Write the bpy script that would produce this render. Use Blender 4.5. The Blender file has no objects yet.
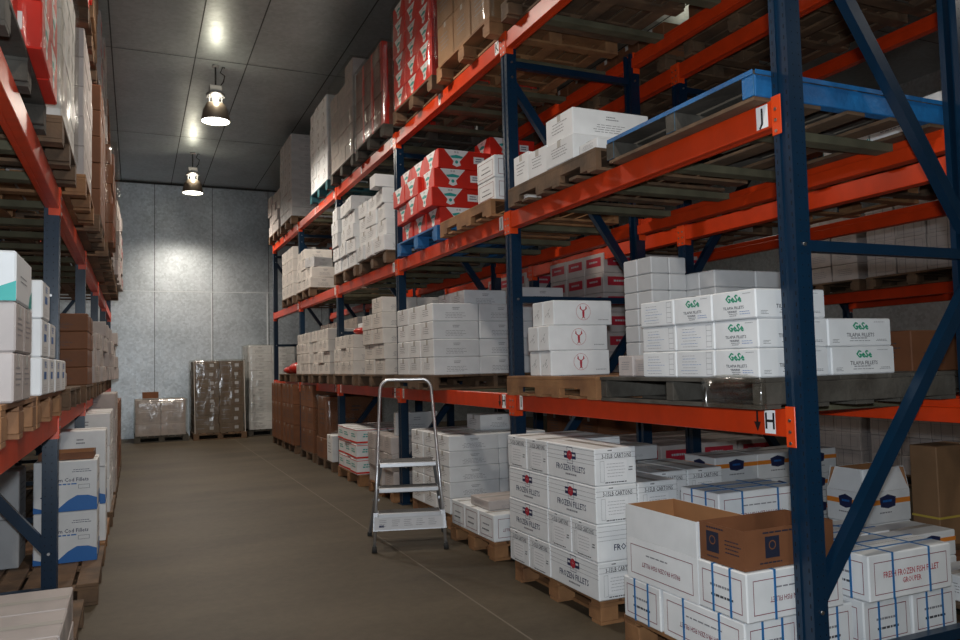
import bpy, bmesh, math, random
from mathutils import Vector, Matrix, noise
random.seed(7)
C = bpy.context.scene.collection
PI = math.pi
rnd = random.random
def ru(a, b): return a + (b - a) * rnd()

# ------------------------------------------------------------------ rack layout (metres)
XR, DEP, Y1, BAY, PW = 2.65, 1.166, 2.516, 2.8, 0.10
LEV = [1.268, 2.671, 4.093]
PH = 0.14                       # pallet height
XB = 4.32                       # second row, back to back with the first
XC = 8.2                        # third row beyond the next aisle
XL, YL = -0.44, 5.50            # row left of the aisle
YW, ZC = 19.45, 5.93             # end wall and ceiling
RX0, RX1, RY0 = -3.2, 11.5, -12.0

# ------------------------------------------------------------------ materials
MATS = {}
def mat(name, col, rough=0.6, metal=0.0, var=0.0, bump=0.0, bscale=40, emit=None, estr=0, spec=0.5, nscale=6, col2=None, stretch=None):
    if name in MATS: return MATS[name]
    m = bpy.data.materials.new(name); m.use_nodes = True
    nt = m.node_tree; b = nt.nodes['Principled BSDF']
    b.inputs['Base Color'].default_value = (*col, 1); b.inputs['Roughness'].default_value = rough
    b.inputs['Metallic'].default_value = metal; b.inputs['Specular IOR Level'].default_value = spec
    if emit:
        b.inputs['Emission Color'].default_value = (*emit, 1); b.inputs['Emission Strength'].default_value = estr
    tc = nt.nodes.new('ShaderNodeTexCoord')
    src = tc.outputs['Object']
    if stretch:
        mp = nt.nodes.new('ShaderNodeMapping'); mp.inputs['Scale'].default_value = stretch
        nt.links.new(src, mp.inputs['Vector']); src = mp.outputs['Vector']
    if var or col2:
        n = nt.nodes.new('ShaderNodeTexNoise'); n.inputs['Scale'].default_value = nscale; n.inputs['Detail'].default_value = 5
        nt.links.new(src, n.inputs['Vector'])
        mx = nt.nodes.new('ShaderNodeMix'); mx.data_type = 'RGBA'
        c2 = col2 if col2 else tuple(c * (1 - var) for c in col)
        mx.inputs['A'].default_value = (*col, 1); mx.inputs['B'].default_value = (*c2, 1)
        rmp = nt.nodes.new('ShaderNodeMapRange'); rmp.inputs['From Min'].default_value = .35; rmp.inputs['From Max'].default_value = .65
        nt.links.new(n.outputs['Fac'], rmp.inputs['Value']); nt.links.new(rmp.outputs['Result'], mx.inputs['Factor'])
        oi = nt.nodes.new('ShaderNodeObjectInfo')
        hv = nt.nodes.new('ShaderNodeHueSaturation')
        mr = nt.nodes.new('ShaderNodeMapRange'); mr.inputs['To Min'].default_value = 1 - max(var, .12) * .6; mr.inputs['To Max'].default_value = 1.05
        nt.links.new(oi.outputs['Random'], mr.inputs['Value']); nt.links.new(mr.outputs['Result'], hv.inputs['Value'])
        nt.links.new(mx.outputs['Result'], hv.inputs['Color']); nt.links.new(hv.outputs['Color'], b.inputs['Base Color'])
    if bump:
        n2 = nt.nodes.new('ShaderNodeTexNoise'); n2.inputs['Scale'].default_value = bscale; n2.inputs['Detail'].default_value = 3
        nt.links.new(src, n2.inputs['Vector'])
        bp = nt.nodes.new('ShaderNodeBump'); bp.inputs['Strength'].default_value = bump; bp.inputs['Distance'].default_value = .01
        nt.links.new(n2.outputs['Fac'], bp.inputs['Height']); nt.links.new(bp.outputs['Normal'], b.inputs['Normal'])
    MATS[name] = m; return m

WHITE = mat('white_card', (.78, .80, .81), .62, var=.10, bump=.12, bscale=9)
CREAM = mat('cream_card', (.74, .70, .65), .65, var=.12, bump=.12, bscale=9)
PINKW = mat('aged_card', (.50, .45, .43), .65, var=.16, bump=.15, bscale=9)
GREYC = mat('grey_card', (.50, .51, .52), .6, var=.12, bump=.12, bscale=9)
BROWN = mat('kraft_card', (.20, .076, .030), .7, var=.18, bump=.12, bscale=9)
TAN = mat('tan_card', (.30, .17, .085), .7, var=.15, bump=.1, bscale=9)
KIN = mat('kraft_inside', (.34, .16, .065), .75, var=.12)
REDC = mat('red_card', (.66, .022, .010), .5, var=.15, bump=.12, bscale=9)
INK = mat('dark_ink', (.05, .05, .06), .6)
GINK = mat('faded_ink', (.22, .22, .24), .6)
NAVY = mat('navy_ink', (.012, .02, .075), .55)
BLUE = mat('blue_ink', (.012, .13, .42), .5)
GREEN = mat('green_ink', (.0, .27, .14), .5)
TEAL = mat('teal_ink', (.02, .36, .33), .5)
REDI = mat('red_ink', (.42, .02, .04), .55)
MAROON = mat('maroon_ink', (.20, .012, .035), .55)
ORAN = mat('orange_ink', (.75, .24, .03), .5)
LBL = mat('label_paper', (.80, .81, .82), .5)
PALE = mat('pale_print', (.45, .46, .48), .6)
TAPE = mat('packing_tape', (.52, .50, .46), .25)
SEAM = mat('flap_gap', (.11, .10, .09), .8)
STRAPB = mat('blue_strap', (.02, .15, .38), .35)
STRAPK = mat('black_strap', (.02, .025, .03), .4)
WOOD = mat('pallet_wood', (.17, .098, .052), .8, col2=(.08, .050, .030), bump=.4, bscale=30, nscale=5, stretch=(1, 1, 1))
WOODL = mat('fresh_pallet_wood', (.33, .165, .068), .75, col2=(.19, .088, .038), bump=.3, bscale=30, nscale=5)
WOODG = mat('weathered_wood', (.085, .078, .065), .85, col2=(.042, .036, .028), bump=.5, bscale=30, nscale=5)
TIMB = mat('support_timber', (.135, .125, .075), .85, col2=(.08, .076, .045), bump=.4, bscale=25, nscale=4)
WOODB = mat('blue_painted_wood', (.012, .16, .42), .6, col2=(.012, .10, .27), bump=.4, bscale=30, nscale=6)
WOODT = mat('teal_painted_wood', (.02, .13, .15), .6, col2=(.012, .07, .09), bump=.4, bscale=30)
BLUEW = mat('worn_blue_wood', (.01, .13, .30), .6, col2=(.02, .075, .10), bump=.5, bscale=30, nscale=9)
ORNG = mat('orange_beam_paint', (.66, .046, .005), .38, var=.14, bump=.03, bscale=30, nscale=9)
ORNB = mat('orange_bracket_paint', (.78, .070, .010), .35, var=.08)
NAVP = mat('navy_post_paint', (.003, .022, .052), .30, var=.15, bump=.03)
HOLE = mat('punched_hole', (.003, .004, .006), .9)
STEEL = mat('galvanised_bolt', (.5, .5, .5), .35, 1)
ALU = mat('brushed_aluminium', (.62, .63, .65), .32, .85, bump=.04, bscale=80)
ALUD = mat('dull_aluminium', (.33, .34, .36), .45, .7)
RUBB = mat('black_rubber', (.02, .02, .02), .8)
TREAD = mat('ribbed_tread', (.10, .10, .10), .7, bump=.6, bscale=120)
# number plates are retroreflective sheets: very bright under the flash
RETRO = mat('reflective_sheet', (.98, .98, .98), .35, emit=(1, .97, 1), estr=.0)
BLK = mat('black_print', (.008, .008, .01), .5)
SHADE = mat('lamp_shade_metal', (.30, .25, .20), .38, .5)
HOUS = mat('lamp_housing', (.28, .28, .28), .4, .5)
GLOW = mat('lamp_glass_glow', (1, 1, 1), .4, emit=(1, .97, .86), estr=9)
DULL = mat('dull_red_card', (.20, .075, .055), .6, var=.2)
DIM = mat('dusty_brown_card', (.17, .125, .085), .7, var=.2)
DNAVY = mat('dark_emblem_ink', (.012, .016, .035), .6)
REDB = mat('red_bag_plastic', (.55, .03, .02), .35, bump=.4, bscale=20)
YEL = mat('yellow_strap', (.6, .45, .08), .5)

def film_mat():
    m = bpy.data.materials.new('stretch_film'); m.use_nodes = True; nt = m.node_tree
    for n in list(nt.nodes): nt.nodes.remove(n)
    out = nt.nodes.new('ShaderNodeOutputMaterial'); mx = nt.nodes.new('ShaderNodeMixShader')
    tr = nt.nodes.new('ShaderNodeBsdfTransparent'); tr.inputs[0].default_value = (.93, .92, .90, 1)
    gl = nt.nodes.new('ShaderNodeBsdfGlossy'); gl.inputs['Roughness'].default_value = .16; gl.inputs['Color'].default_value = (.9, .9, .9, 1)
    tc = nt.nodes.new('ShaderNodeTexCoord'); n = nt.nodes.new('ShaderNodeTexNoise'); n.inputs['Scale'].default_value = 6; n.inputs['Detail'].default_value = 4
    mp = nt.nodes.new('ShaderNodeMapping'); mp.inputs['Scale'].default_value = (1, 1, .45)
    nt.links.new(tc.outputs['Object'], mp.inputs[0]); nt.links.new(mp.outputs[0], n.inputs['Vector'])
    bp = nt.nodes.new('ShaderNodeBump'); bp.inputs['Strength'].default_value = .6; bp.inputs['Distance'].default_value = .03
    nt.links.new(n.outputs['Fac'], bp.inputs['Height']); nt.links.new(bp.outputs['Normal'], gl.inputs['Normal'])
    mr = nt.nodes.new('ShaderNodeMapRange'); mr.inputs['From Min'].default_value = .4; mr.inputs['From Max'].default_value = .7
    mr.inputs['To Min'].default_value = .04; mr.inputs['To Max'].default_value = .20
    nt.links.new(n.outputs['Fac'], mr.inputs['Value']); nt.links.new(mr.outputs[0], mx.inputs[0])
    nt.links.new(tr.outputs[0], mx.inputs[1]); nt.links.new(gl.outputs[0], mx.inputs[2]); nt.links.new(mx.outputs[0], out.inputs[0])
    return m
FILM = film_mat()

# ------------------------------------------------------------------ mesh helpers
class MB:
    """collects simple solids into ONE mesh"""
    def __init__(s): s.bm = bmesh.new(); s.ms = []
    def mi(s, m):
        if m not in s.ms: s.ms.append(m)
        return s.ms.index(m)
    def box(s, x0, x1, y0, y1, z0, z1, m, bev=0.0, M=None):
        r = bmesh.ops.create_cube(s.bm, size=1)
        vs = r['verts']
        bmesh.ops.scale(s.bm, vec=(x1 - x0, y1 - y0, z1 - z0), verts=vs)
        bmesh.ops.translate(s.bm, vec=((x0 + x1) / 2, (y0 + y1) / 2, (z0 + z1) / 2), verts=vs)
        fs = set(f for v in vs for f in v.link_faces)
        if bev:
            es = set(e for v in vs for e in v.link_edges)
            rr = bmesh.ops.bevel(s.bm, geom=list(es), offset=bev, segments=1, affect='EDGES')
            fs = set(f for f in fs if f.is_valid) | set(rr['faces'])
            vs = list(set(v for f in fs for v in f.verts))
        i = s.mi(m)
        for f in fs: f.material_index = i
        if M: bmesh.ops.transform(s.bm, matrix=M, verts=vs)
        return vs
    def poly(s, pts, m):
        vs = [s.bm.verts.new(p) for p in pts]
        f = s.bm.faces.new(vs); f.material_index = s.mi(m); return f
    def bar(s, a, b, w, t, m):
        a, b = Vector(a), Vector(b); d = b - a; L = d.length
        M = Matrix.Translation((a + b) / 2) @ d.to_track_quat('Z', 'Y').to_matrix().to_4x4()
        return s.box(-w / 2, w / 2, -t / 2, t / 2, -L / 2, L / 2, m, 0, M)
    def cyl(s, a, b, r0, r1, m, n=14, caps=True):
        a, b = Vector(a), Vector(b); d = b - a
        M = Matrix.Translation((a + b) / 2) @ d.to_track_quat('Z', 'Y').to_matrix().to_4x4()
        r = bmesh.ops.create_cone(s.bm, cap_ends=caps, segments=n, radius1=r0, radius2=r1, depth=d.length, matrix=M)
        i = s.mi(m)
        for f in set(f for v in r['verts'] for f in v.link_faces):
            f.material_index = i; f.smooth = len(f.verts) == 4
    def tube(s, pts, r, m, n=10):
        pts = [Vector(p) for p in pts]; rings = []
        i = s.mi(m)
        for k, p in enumerate(pts):
            d = (pts[min(k + 1, len(pts) - 1)] - pts[max(k - 1, 0)]).normalized()
            q = d.to_track_quat('Z', 'Y')
            rings.append([s.bm.verts.new(p + q @ Vector((r * math.cos(2 * PI * j / n), r * math.sin(2 * PI * j / n), 0))) for j in range(n)])
        for k in range(len(rings) - 1):
            for j in range(n):
                f = s.bm.faces.new((rings[k][j], rings[k][(j + 1) % n], rings[k + 1][(j + 1) % n], rings[k + 1][j])); f.material_index = i; f.smooth = True
        for rg in (rings[0][::-1], rings[-1]):
            f = s.bm.faces.new(rg); f.material_index = i
    def lathe(s, prof, m, n=28, c=(0, 0)):
        i = s.mi(m); rings = []
        for r, z in prof: rings.append([s.bm.verts.new((c[0] + r * math.cos(2 * PI * j / n), c[1] + r * math.sin(2 * PI * j / n), z)) for j in range(n)])
        for k in range(len(rings) - 1):
            for j in range(n):
                f = s.bm.faces.new((rings[k][j], rings[k][(j + 1) % n], rings[k + 1][(j + 1) % n], rings[k + 1][j])); f.material_index = i; f.smooth = True
    def mesh(s, name):
        me = bpy.data.meshes.new(name); s.bm.normal_update(); s.bm.to_mesh(me); s.bm.free()
        for m in s.ms: me.materials.append(m)
        return me
def link(name, me, parent=None, loc=(0, 0, 0), rz=0):
    o = bpy.data.objects.new(name, me); C.objects.link(o)
    o.location = loc; o.rotation_euler = (0, 0, rz)
    if parent: o.parent = parent
    return o
USED = {}
def tag(o, label, cat, group=None):
    n = len(label.replace(',', ' ').split())
    if label in USED and not group: print('DUP', label)
    if n > 16 or n < 4: print('LEN', n, label)
    USED[label] = 1
    o['label'] = label; o['category'] = cat
    if group: o['group'] = group
    return o
def struct(name, me, loc=(0, 0, 0)):
    o = link(name, me, None, loc); o['kind'] = 'structure'; return o
def empty(name, loc, rz=0):
    return link(name, None, None, loc, rz)

TXT = {}
def text_geo(s):
    if s in TXT: return TXT[s]
    cu = bpy.data.curves.new('writing', 'FONT'); cu.body = s; cu.size = 1; cu.resolution_u = 1; cu.align_x = 'CENTER'; cu.align_y = 'CENTER'
    cu.offset = .012
    o = bpy.data.objects.new('writing', cu); me = o.to_mesh()
    vs = [(v.co.x, v.co.y) for v in me.vertices]; fs = [tuple(p.vertices) for p in me.polygons]
    o.to_mesh_clear(); bpy.data.objects.remove(o); bpy.data.curves.remove(cu)
    TXT[s] = (vs, fs); return TXT[s]

class Face:
    """flat drawing surface: u to the right, v up, lifted a hair off the face"""
    def __init__(s, mb, o, u, v, W, H):
        s.mb, s.W, s.H = mb, W, H; s.o, s.u, s.v = Vector(o), Vector(u), Vector(v); s.n = s.u.cross(s.v); s.l = .0006
    def p(s, a, b): return s.o + s.u * a + s.v * b + s.n * s.l
    def quad(s, a0, b0, a1, b1, m):
        s.mb.poly([s.p(a0, b0), s.p(a1, b0), s.p(a1, b1), s.p(a0, b1)], m)
    def poly(s, pts, m): s.mb.poly([s.p(*q) for q in pts], m)
    def text(s, t, a, b, size, m, sx=1.0, flip=False):
        vs, fs = text_geo(t); i = s.mb.mi(m); k = -1 if flip else 1
        vv = [s.mb.bm.verts.new(s.p(a + k * x * size * sx, b + k * y * size)) for x, y in vs]
        for f in fs:
            try: fc = s.mb.bm.faces.new([vv[q] for q in f]); fc.material_index = i
            except ValueError: pass
    def frame(s, a0, b0, a1, b1, w, m):
        s.quad(a0, b0, a1, b0 + w, m); s.quad(a0, b1 - w, a1, b1, m); s.quad(a0, b0 + w, a0 + w, b1 - w, m); s.quad(a1 - w, b0 + w, a1, b1 - w, m)
    def ring(s, a, b, r, w, m, n=20):
        for k in range(n):
            t0, t1 = 2 * PI * k / n, 2 * PI * (k + 1) / n
            s.poly([(a + (r - w) * math.cos(t0), b + (r - w) * math.sin(t0)), (a + r * math.cos(t0), b + r * math.sin(t0)),
                    (a + r * math.cos(t1), b + r * math.sin(t1)), (a + (r - w) * math.cos(t1), b + (r - w) * math.sin(t1))], m)
    def disc(s, a, b, r, m, n=16): s.poly([(a + r * math.cos(2 * PI * k / n), b + r * math.sin(2 * PI * k / n)) for k in range(n)], m)
    def lines(s, a0, a1, b0, b1, n, m, R, th=.30):
        """small print too fine to read"""
        st = (b1 - b0) / n
        for k in range(n):
            y = b0 + st * (k + .35); x = a0 + (a1 - a0) * R.random() * .12; e = a1 - (a1 - a0) * R.random() * .3
            while x < e:
                w = (a1 - a0) * R.uniform(.06, .16); s.quad(x, y, min(x + w, e + .002), y + st * th, m); x += w + (a1 - a0) * .025

def box_faces(mb, lx, ly, h):
    return {'F': Face(mb, (-lx / 2, -ly / 2, 0), (1, 0, 0), (0, 0, 1), lx, h), 'B': Face(mb, (lx / 2, ly / 2, 0), (-1, 0, 0), (0, 0, 1), lx, h),
            'L': Face(mb, (-lx / 2, ly / 2, 0), (0, -1, 0), (0, 0, 1), ly, h), 'R': Face(mb, (lx / 2, -ly / 2, 0), (0, 1, 0), (0, 0, 1), ly, h),
            'T': Face(mb, (-lx / 2, -ly / 2, h), (1, 0, 0), (0, 1, 0), lx, ly)}

def art(kind, F, R):
    long, end, top = ('F', 'B'), ('L', 'R'), F['T']
    if kind in ('plain', 'cream', 'aged', 'grey', 'brown', 'tan', 'small'):
        ink = GINK
        if kind == 'brown': ink = INK
        for k in long:
            f = F[k]; W, H = f.W, f.H
            if kind == 'small': continue
            f.lines(W * .25, W * .76, H * .16, H * .50, 4, ink, R, .25); f.lines(W * .42, W * .60, H * .62, H * .80, 2, ink, R, .4)
        for k in end:
            f = F[k]; W, H = f.W, f.H
            if kind == 'small': continue
            f.lines(W * .2, W * .8, H * .3, H * .75, 4, ink, R, .25)
    elif kind == 'tilapia':
        for k in long + end:
            f = F[k]; W, H = f.W, f.H; c = W * .5
            f.text('GeSe', c, H * .72, H * .37, GREEN, .98); f.l = .0013; f.text('GeSe', c + .004, H * .705, H * .37, GREEN, .98); f.l = .0009
            f.text('TILAPIA FILLETS', c, H * .40, H * (.19 if k in long else .14), INK, 1.05)
            f.lines(c - W * .16, c + W * .16, H * .24, H * .33, 1, GINK, R, .4)
            if k in end:
                f.lines(W * .38, W * .62, H * .10, H * .28, 3, INK, R, .3); f.lines(W * .60, W * .95, H * .14, H * .30, 2, BLUE, R, .2)
            else:
                f.lines(W * .28, W * .70, H * .16, H * .22, 1, GINK, R, .4); f.lines(W * .74, W * .95, H * .16, H * .26, 2, INK, R, .3); f.lines(W * .06, W * .17, H * .12, H * .27, 3, INK, R, .3)
            f.lines(W * .72, W * .95, H * .84, H * .90, 1, GINK, R, .3)
    elif kind == 'tally':
        for k in long + end:
            f = F[k]; W, H = f.W, f.H
            for q in range(7): f.lines(W * .12, W * .66, H * (.12 + .11 * q), H * (.17 + .11 * q), 1, BLUE if q % 2 else GINK, R, .25)
            for q in (.80, .93): f.quad(W * q, H * .08, W * q + .0015, H * .92, GINK)
            for q in range(5): f.quad(W * .80, H * (.1 + .2 * q), W * .93, H * (.1 + .2 * q) + .0015, GINK)
    elif kind == 'frozen':
        for k in long + end:
            f = F[k]; W, H = f.W, f.H
            for q in ((.93, .80, .67, .56) if k in long else (.86, .72)): f.quad(0, H * q, W, H * q + .0018, GINK)
            if k in long:
                c, d, s = W * .5, H * .72, H * .155
                f.frame(c - s, d - s * 1.5, c + s, d + s * 1.5, .003, NAVY)
                f.l = .0010; f.quad(c - s * 2.1, d - s * .62, c + s * 2.1, d + s * .62, NAVY); f.l = .0014
                f.disc(c - s * .1, d, s * .9, REDI, 10); f.text('ABC'[0:0] or '+', c - s * .1, d, s * 1.4, LBL)
                for q in (-1.5, 1.3): f.lines(c + s * (q - .5), c + s * (q + .5), d - s * .3, d + s * .3, 1, LBL, R, .6)
                f.l = .0006
                f.text('FROZEN FILLETS', c, H * .35, H * .235, NAVY, .92)
                f.lines(c - W * .12, c + W * .14, H * .13, H * .21, 1, GINK, R, .6)
            else:
                f.text('3-15LB CARTONS', W * .52, H * .78, H * .17, INK, .72)
                f.lines(W * .3, W * .45, H * .9, H * .96, 1, INK, R, .5)
                f.l = .0010; f.quad(W * .22, H * .16, W * .76, H * .66, LBL); f.l = .0014
                f.lines(W * .26, W * .72, H * .20, H * .62, 5, PALE, R, .22); f.l = .0006
                f.lines(W * .22, W * .8, H * .04, H * .11, 1, INK, R, .4); f.lines(W * .80, W * .92, H * .34, H * .48, 2, INK, R, .5)
                f.frame(W * .12, H * .1, W * .22, H * .66, .0015, GINK)
    elif kind == 'lobster':
        for k in long:
            f = F[k]; W, H = f.W, f.H; c, d, r = W * .5, H * .54, H * .34
            f.ring(c, d, r, .0022, REDI); f.lines(W * .74, W * .94, H * .18, H * .26, 1, GINK, R, .3)
            f.poly([(c - r * .12, d - r * .65), (c + r * .12, d - r * .65), (c + r * .16, d), (c, d + r * .25), (c - r * .16, d)], REDI)
            for q in (-1, 1):
                f.poly([(c, d), (c + q * r * .42, d + r * .30), (c + q * r * .36, d + r * .42), (c, d + r * .14)], REDI)
                f.poly([(c + q * r * .30, d + r * .30), (c + q * r * .5, d + r * .34), (c + q * r * .42, d + r * .78), (c + q * r * .30, d + r * .55)], REDI)
                f.poly([(c, d - r * .7), (c + q * r * .3, d - r * .85), (c + q * r * .1, d - r * .6)], REDI)
        for k in end:
            f = F[k]; W, H = f.W, f.H
            for q in range(5):
                a, b = R.uniform(.2, .6) * W, R.uniform(.3, .8) * H
                f.poly([(a, b), (a + W * .12, b + H * .1), (a + W * .13, b + H * .1 + .004), (a, b + .004)], INK)
    elif kind == 'red':
        for k in long + end:
            f = F[k]; W, H = f.W, f.H; c = W * (.34 if k in long else .5); hw = min(W * .32, H * .70)
            f.poly([(c - hw, H * .99), (c - hw * .25, H * .40), (c + hw * .25, H * .40), (c + hw, H * .99)], LBL)
            f.l = .0010; f.poly([(c - hw * .55, H * .66), (c - hw * .4, H * .56), (c + hw * .4, H * .56), (c + hw * .55, H * .66), (c, H * .74)], TEAL)
            f.text('SEAFOOD' if False else 'III III', c, H * .87, H * .14, GINK); f.poly([(c - hw * .35, H * .2), (c, H * .1), (c + hw * .35, H * .2), (c + hw * .2, H * .46), (c - hw * .2, H * .46)], LBL)
            f.l = .0014; f.disc(c, H * .36, H * .09, TEAL, 9); f.l = .0006
            if k in long: f.quad(W * .66, H * .35, W * .86, H * .72, LBL); f.l = .001; f.lines(W * .69, W * .83, H * .42, H * .66, 2, NAVY, R, .4); f.l = .0006
    elif kind in ('strap', 'framed', 'fish'):
        for k in long + end:
            f = F[k]; W, H = f.W, f.H; g = .035 if k in long else .03
            f.frame(g, H * .14, W - g, H * .84, .0035, MAROON)
            if kind == 'fish' and k in long:
                f.text('FRESH FROZEN FISH FILLET', W * .5, H * .54, H * .19, REDI, .78); f.text('GROUPER', W * .5, H * .36, H * .17, REDI, .8)
            elif k in long:
                f.text('FRESH FROZEN FISH FILLET', W * .5, H * .42, H * .15, MAROON, .8, True); f.lines(W * .28, W * .75, H * .60, H * .70, 1, GINK, R, .3)
            else:
                f.lines(W * .25, W * .75, H * .50, H * .62, 1, GINK, R, .4); f.lines(W * .22, W * .8, H * .30, H * .40, 1, INK, R, .5)
    elif kind == 'orange':
        for k in long + end:
            f = F[k]; W, H = f.W, f.H
            f.quad(0, H * .58, W, H * .74, ORAN); f.l = .001
            f.poly([(W * .34, H * .5), (W * .5, H * .44), (W * .66, H * .5), (W * .68, H * .8), (W * .5, H * .9), (W * .32, H * .8)], NAVY)
            f.l = .0014; f.lines(W * .38, W * .62, H * .6, H * .74, 1, BLUE, R, .5); f.l = .0006
            f.lines(W * .3, W * .7, H * .26, H * .36, 1, GINK, R, .4)
    elif kind == 'cod':
        for k in long + end:
            f = F[k]; W, H = f.W, f.H
            f.poly([(0, 0), (W, 0), (W, H * .24), (W * .86, H * .30), (W * .68, H * .31), (W * .54, H * .22), (W * .40, H * .08), (W * .2, H * .05), (0, H * .12)], BLUE)
            f.lines(W * .6, W * .9, H * .08, H * .2, 3, PALE, R, .3) if False else None
            f.text('Premium Cod Fillets', W * .5, H * .62, H * .105, NAVY, .95)
            f.lines(W * .08, W * .7, H * .51, H * .56, 1, BLUE, R, .5); f.lines(W * .6, W * .92, H * .76, H * .84, 2, NAVY, R, .3)
            f.frame(W * .7, H * .44, W * .88, H * .52, .002, NAVY); f.poly([(W * .1, H * .3), (W * .2, H * .36), (W * .2, H * .24)], NAVY)
    elif kind == 'pere':
        for k in long + end:
            f = F[k]; W, H = f.W, f.H
            f.text('PERE', W * .5, H * .80, min(H * .24, W * .3), BLUE); f.quad(W * .3, H * .42, W * .62, H * .62, BLUE); f.lines(W * .2, W * .8, H * .1, H * .3, 3, PALE, R, .2)
    elif kind == 'badge':
        for k in long + end:
            f = F[k]; W, H = f.W, f.H; c = W * .30
            f.quad(c - H * .24, H * .26, c + H * .24, H * .80, DNAVY); f.l = .001; f.ring(c, H * .58, H * .12, .005, BROWN); f.l = .0006
            f.lines(W * .55, W * .92, H * .30, H * .70, 4, DNAVY, R, .3); f.lines(W * .15, W * .6, H * .85, H * .93, 1, DNAVY, R, .5); f.lines(W * .15, W * .5, H * .10, H * .17, 1, DNAVY, R, .5)
    elif kind == 'redlabel':
        for k in long + end:
            f = F[k]; W, H = f.W, f.H
            f.quad(W * .12, H * .35, W * .88, H * .8, REDI); f.l = .001; f.lines(W * .25, W * .75, H * .48, H * .66, 1, PALE, R, .5); f.l = .0006
    elif kind in ('dull', 'dim'):
        for k in long + end:
            f = F[k]; W, H = f.W, f.H
            if kind == 'dull': f.quad(W * .80, 0, W, H, REDC) if k in end else f.quad(0, 0, W * .12, H, REDC)
            else: f.quad(W * .62, H * .35, W * .78, H * .70, PALE); f.lines(W * .1, W * .5, H * .4, H * .6, 1, GINK, R, .4)
    elif kind == 'stripe':
        for k in long + end:
            f = F[k]; W, H = f.W, f.H
            f.quad(0, H * .06, W, H * .18, REDC); f.quad(0, H * .9, W, H * .94, REDC)
            f.lines(W * .15, W * .85, H * .4, H * .7, 2, TEAL, R, .55)
    elif kind == 'cross':
        for k in long + end:
            f = F[k]; W, H = f.W, f.H
            f.quad(W * .3, 0, W * .3 + .004, H, INK); f.quad(W * .64, 0, W * .64 + .004, H, INK); f.frame(W * .1, H * .2, W * .9, H * .8, .003, GINK)
    elif kind == 'wave':
        for k in long + end:
            f = F[k]; W, H = f.W, f.H
            f.lines(W * .2, W * .8, H * .4, H * .6, 2, GINK, R, .3); f.poly([(W * .78, 0), (W, 0), (W, H * .4), (W * .86, H * .25)], TEAL)
BASE = {'dull': DULL, 'dim': DIM, 'plain': WHITE, 'cream': CREAM, 'aged': PINKW, 'grey': GREYC, 'small': GREYC, 'brown': BROWN, 'tan': TAN, 'tilapia': WHITE, 'tally': WHITE, 'frozen': WHITE, 'lobster': WHITE,
        'red': REDC, 'strap': WHITE, 'framed': WHITE, 'fish': WHITE, 'orange': WHITE, 'cod': WHITE, 'pere': WHITE, 'badge': BROWN, 'redlabel': PINKW, 'stripe': WHITE, 'cross': PINKW, 'wave': WHITE}
NM = {}
def carton_mesh(kind, lx, ly, h):
    key = (kind, round(lx, 3), round(ly, 3), round(h, 3))
    if key in NM: return NM[key]
    R = random.Random(str(key)); mb = MB(); b = BASE[kind]
    mb.box(-lx / 2, lx / 2, -ly / 2, ly / 2, 0, h, b, .006)
    F = box_faces(mb, lx, ly, h)
    t = F['T']; t.quad(.004, ly / 2 - .0012, lx - .004, ly / 2 + .0012, SEAM); t.l = .001; t.quad(.003, ly / 2 - .024, lx - .003, ly / 2 + .024, TAPE) if kind not in ('strap', 'fish') else None
    if h > .12 and kind in ('plain', 'cream', 'aged', 'brown', 'tan', 'grey', 'redlabel'):
        for k in 'LR':
            f = F[k]; f.quad(ly / 2 - .022, h - .05, ly / 2 + .022, h - .003, TAPE)
    for k in F: F[k].l = .0009
    lx, ly, h = lx, ly, h
    art(kind, F, R)
    NM[key] = mb.mesh('carton_' + kind); return NM[key]
def strap_mesh(lx, ly, h, m, u, across):
    """one plastic band round a carton"""
    mb = MB(); w, t = .012, .0022
    if across:   # band runs over the top and both long sides
        x0, x1 = u - w / 2, u + w / 2
        mb.box(x0, x1, -ly / 2 - t, ly / 2 + t, h, h + t, m); mb.box(x0, x1, -ly / 2 - t, -ly / 2, 0, h, m); mb.box(x0, x1, ly / 2, ly / 2 + t, 0, h, m)
    else:
        y0, y1 = u - w / 2, u + w / 2
        mb.box(-lx / 2 - t, lx / 2 + t, y0, y1, h, h + t, m); mb.box(-lx / 2 - t, -lx / 2, y0, y1, 0, h, m); mb.box(lx / 2, lx / 2 + t, y0, y1, 0, h, m)
    return mb.mesh('strap_band')
SM = {}
COUNT = [0]
GONE = set(q for r in '8 10 22 24-28 68-72 83-84 97-98 109-111 121-123 135 142 149-152 156-159 162-165 168-170 214-217 228-230 244-247 263-266 289-291 306-309 325-329 341-342 357-366 368 370-372 375 378 383-384 404 406-408 425-428 445-450 470-474 504-510 523-526 536-537 539-540 542-543 545-546 550-551 555 558 561 564-565 581 583 587-589 593-594 596 599-602 605-608 611-614 617-621 623-634 640-643 647 655-686 695-699 762-764 773-775 813 830-831 839-843 853-856 884 889 899 901 908-910 930-933 982-983 1002 1004 1015 1017-1041 1043-1046 1049-1051 1054-1056 1059-1060 1086 1104 1106-1107 1111-1112 1162-1166 1172-1189 1191-1201'.split() for q in range(int(r.split('-')[0]), int(r.split('-')[-1]) + 1))   #@GONE
HEAP = set(q for r in '48 51 56-57 63 85-87 223 227 231 236 238-243 249-250 255-262 267-269 317 332-334 336-340 343 349-356 457-458 463 466-469 484-503 511-522 527-528 530 567 637-638 687-694 743-748 765-768 770-771 776-778 789-793 795 799-806 844 858-861 863 865 867-868 870-874 876-883 885-888 890-898 900 918 923 929 943-946 948 979-981 984-1001 1003 1005 1081-1085 1087 1089-1095 1113 1117 1152-1161 1167-1168 1190'.split() for q in range(int(r.split('-')[0]), int(r.split('-')[-1]) + 1))   #@HEAP
HEAPS = {}
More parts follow.
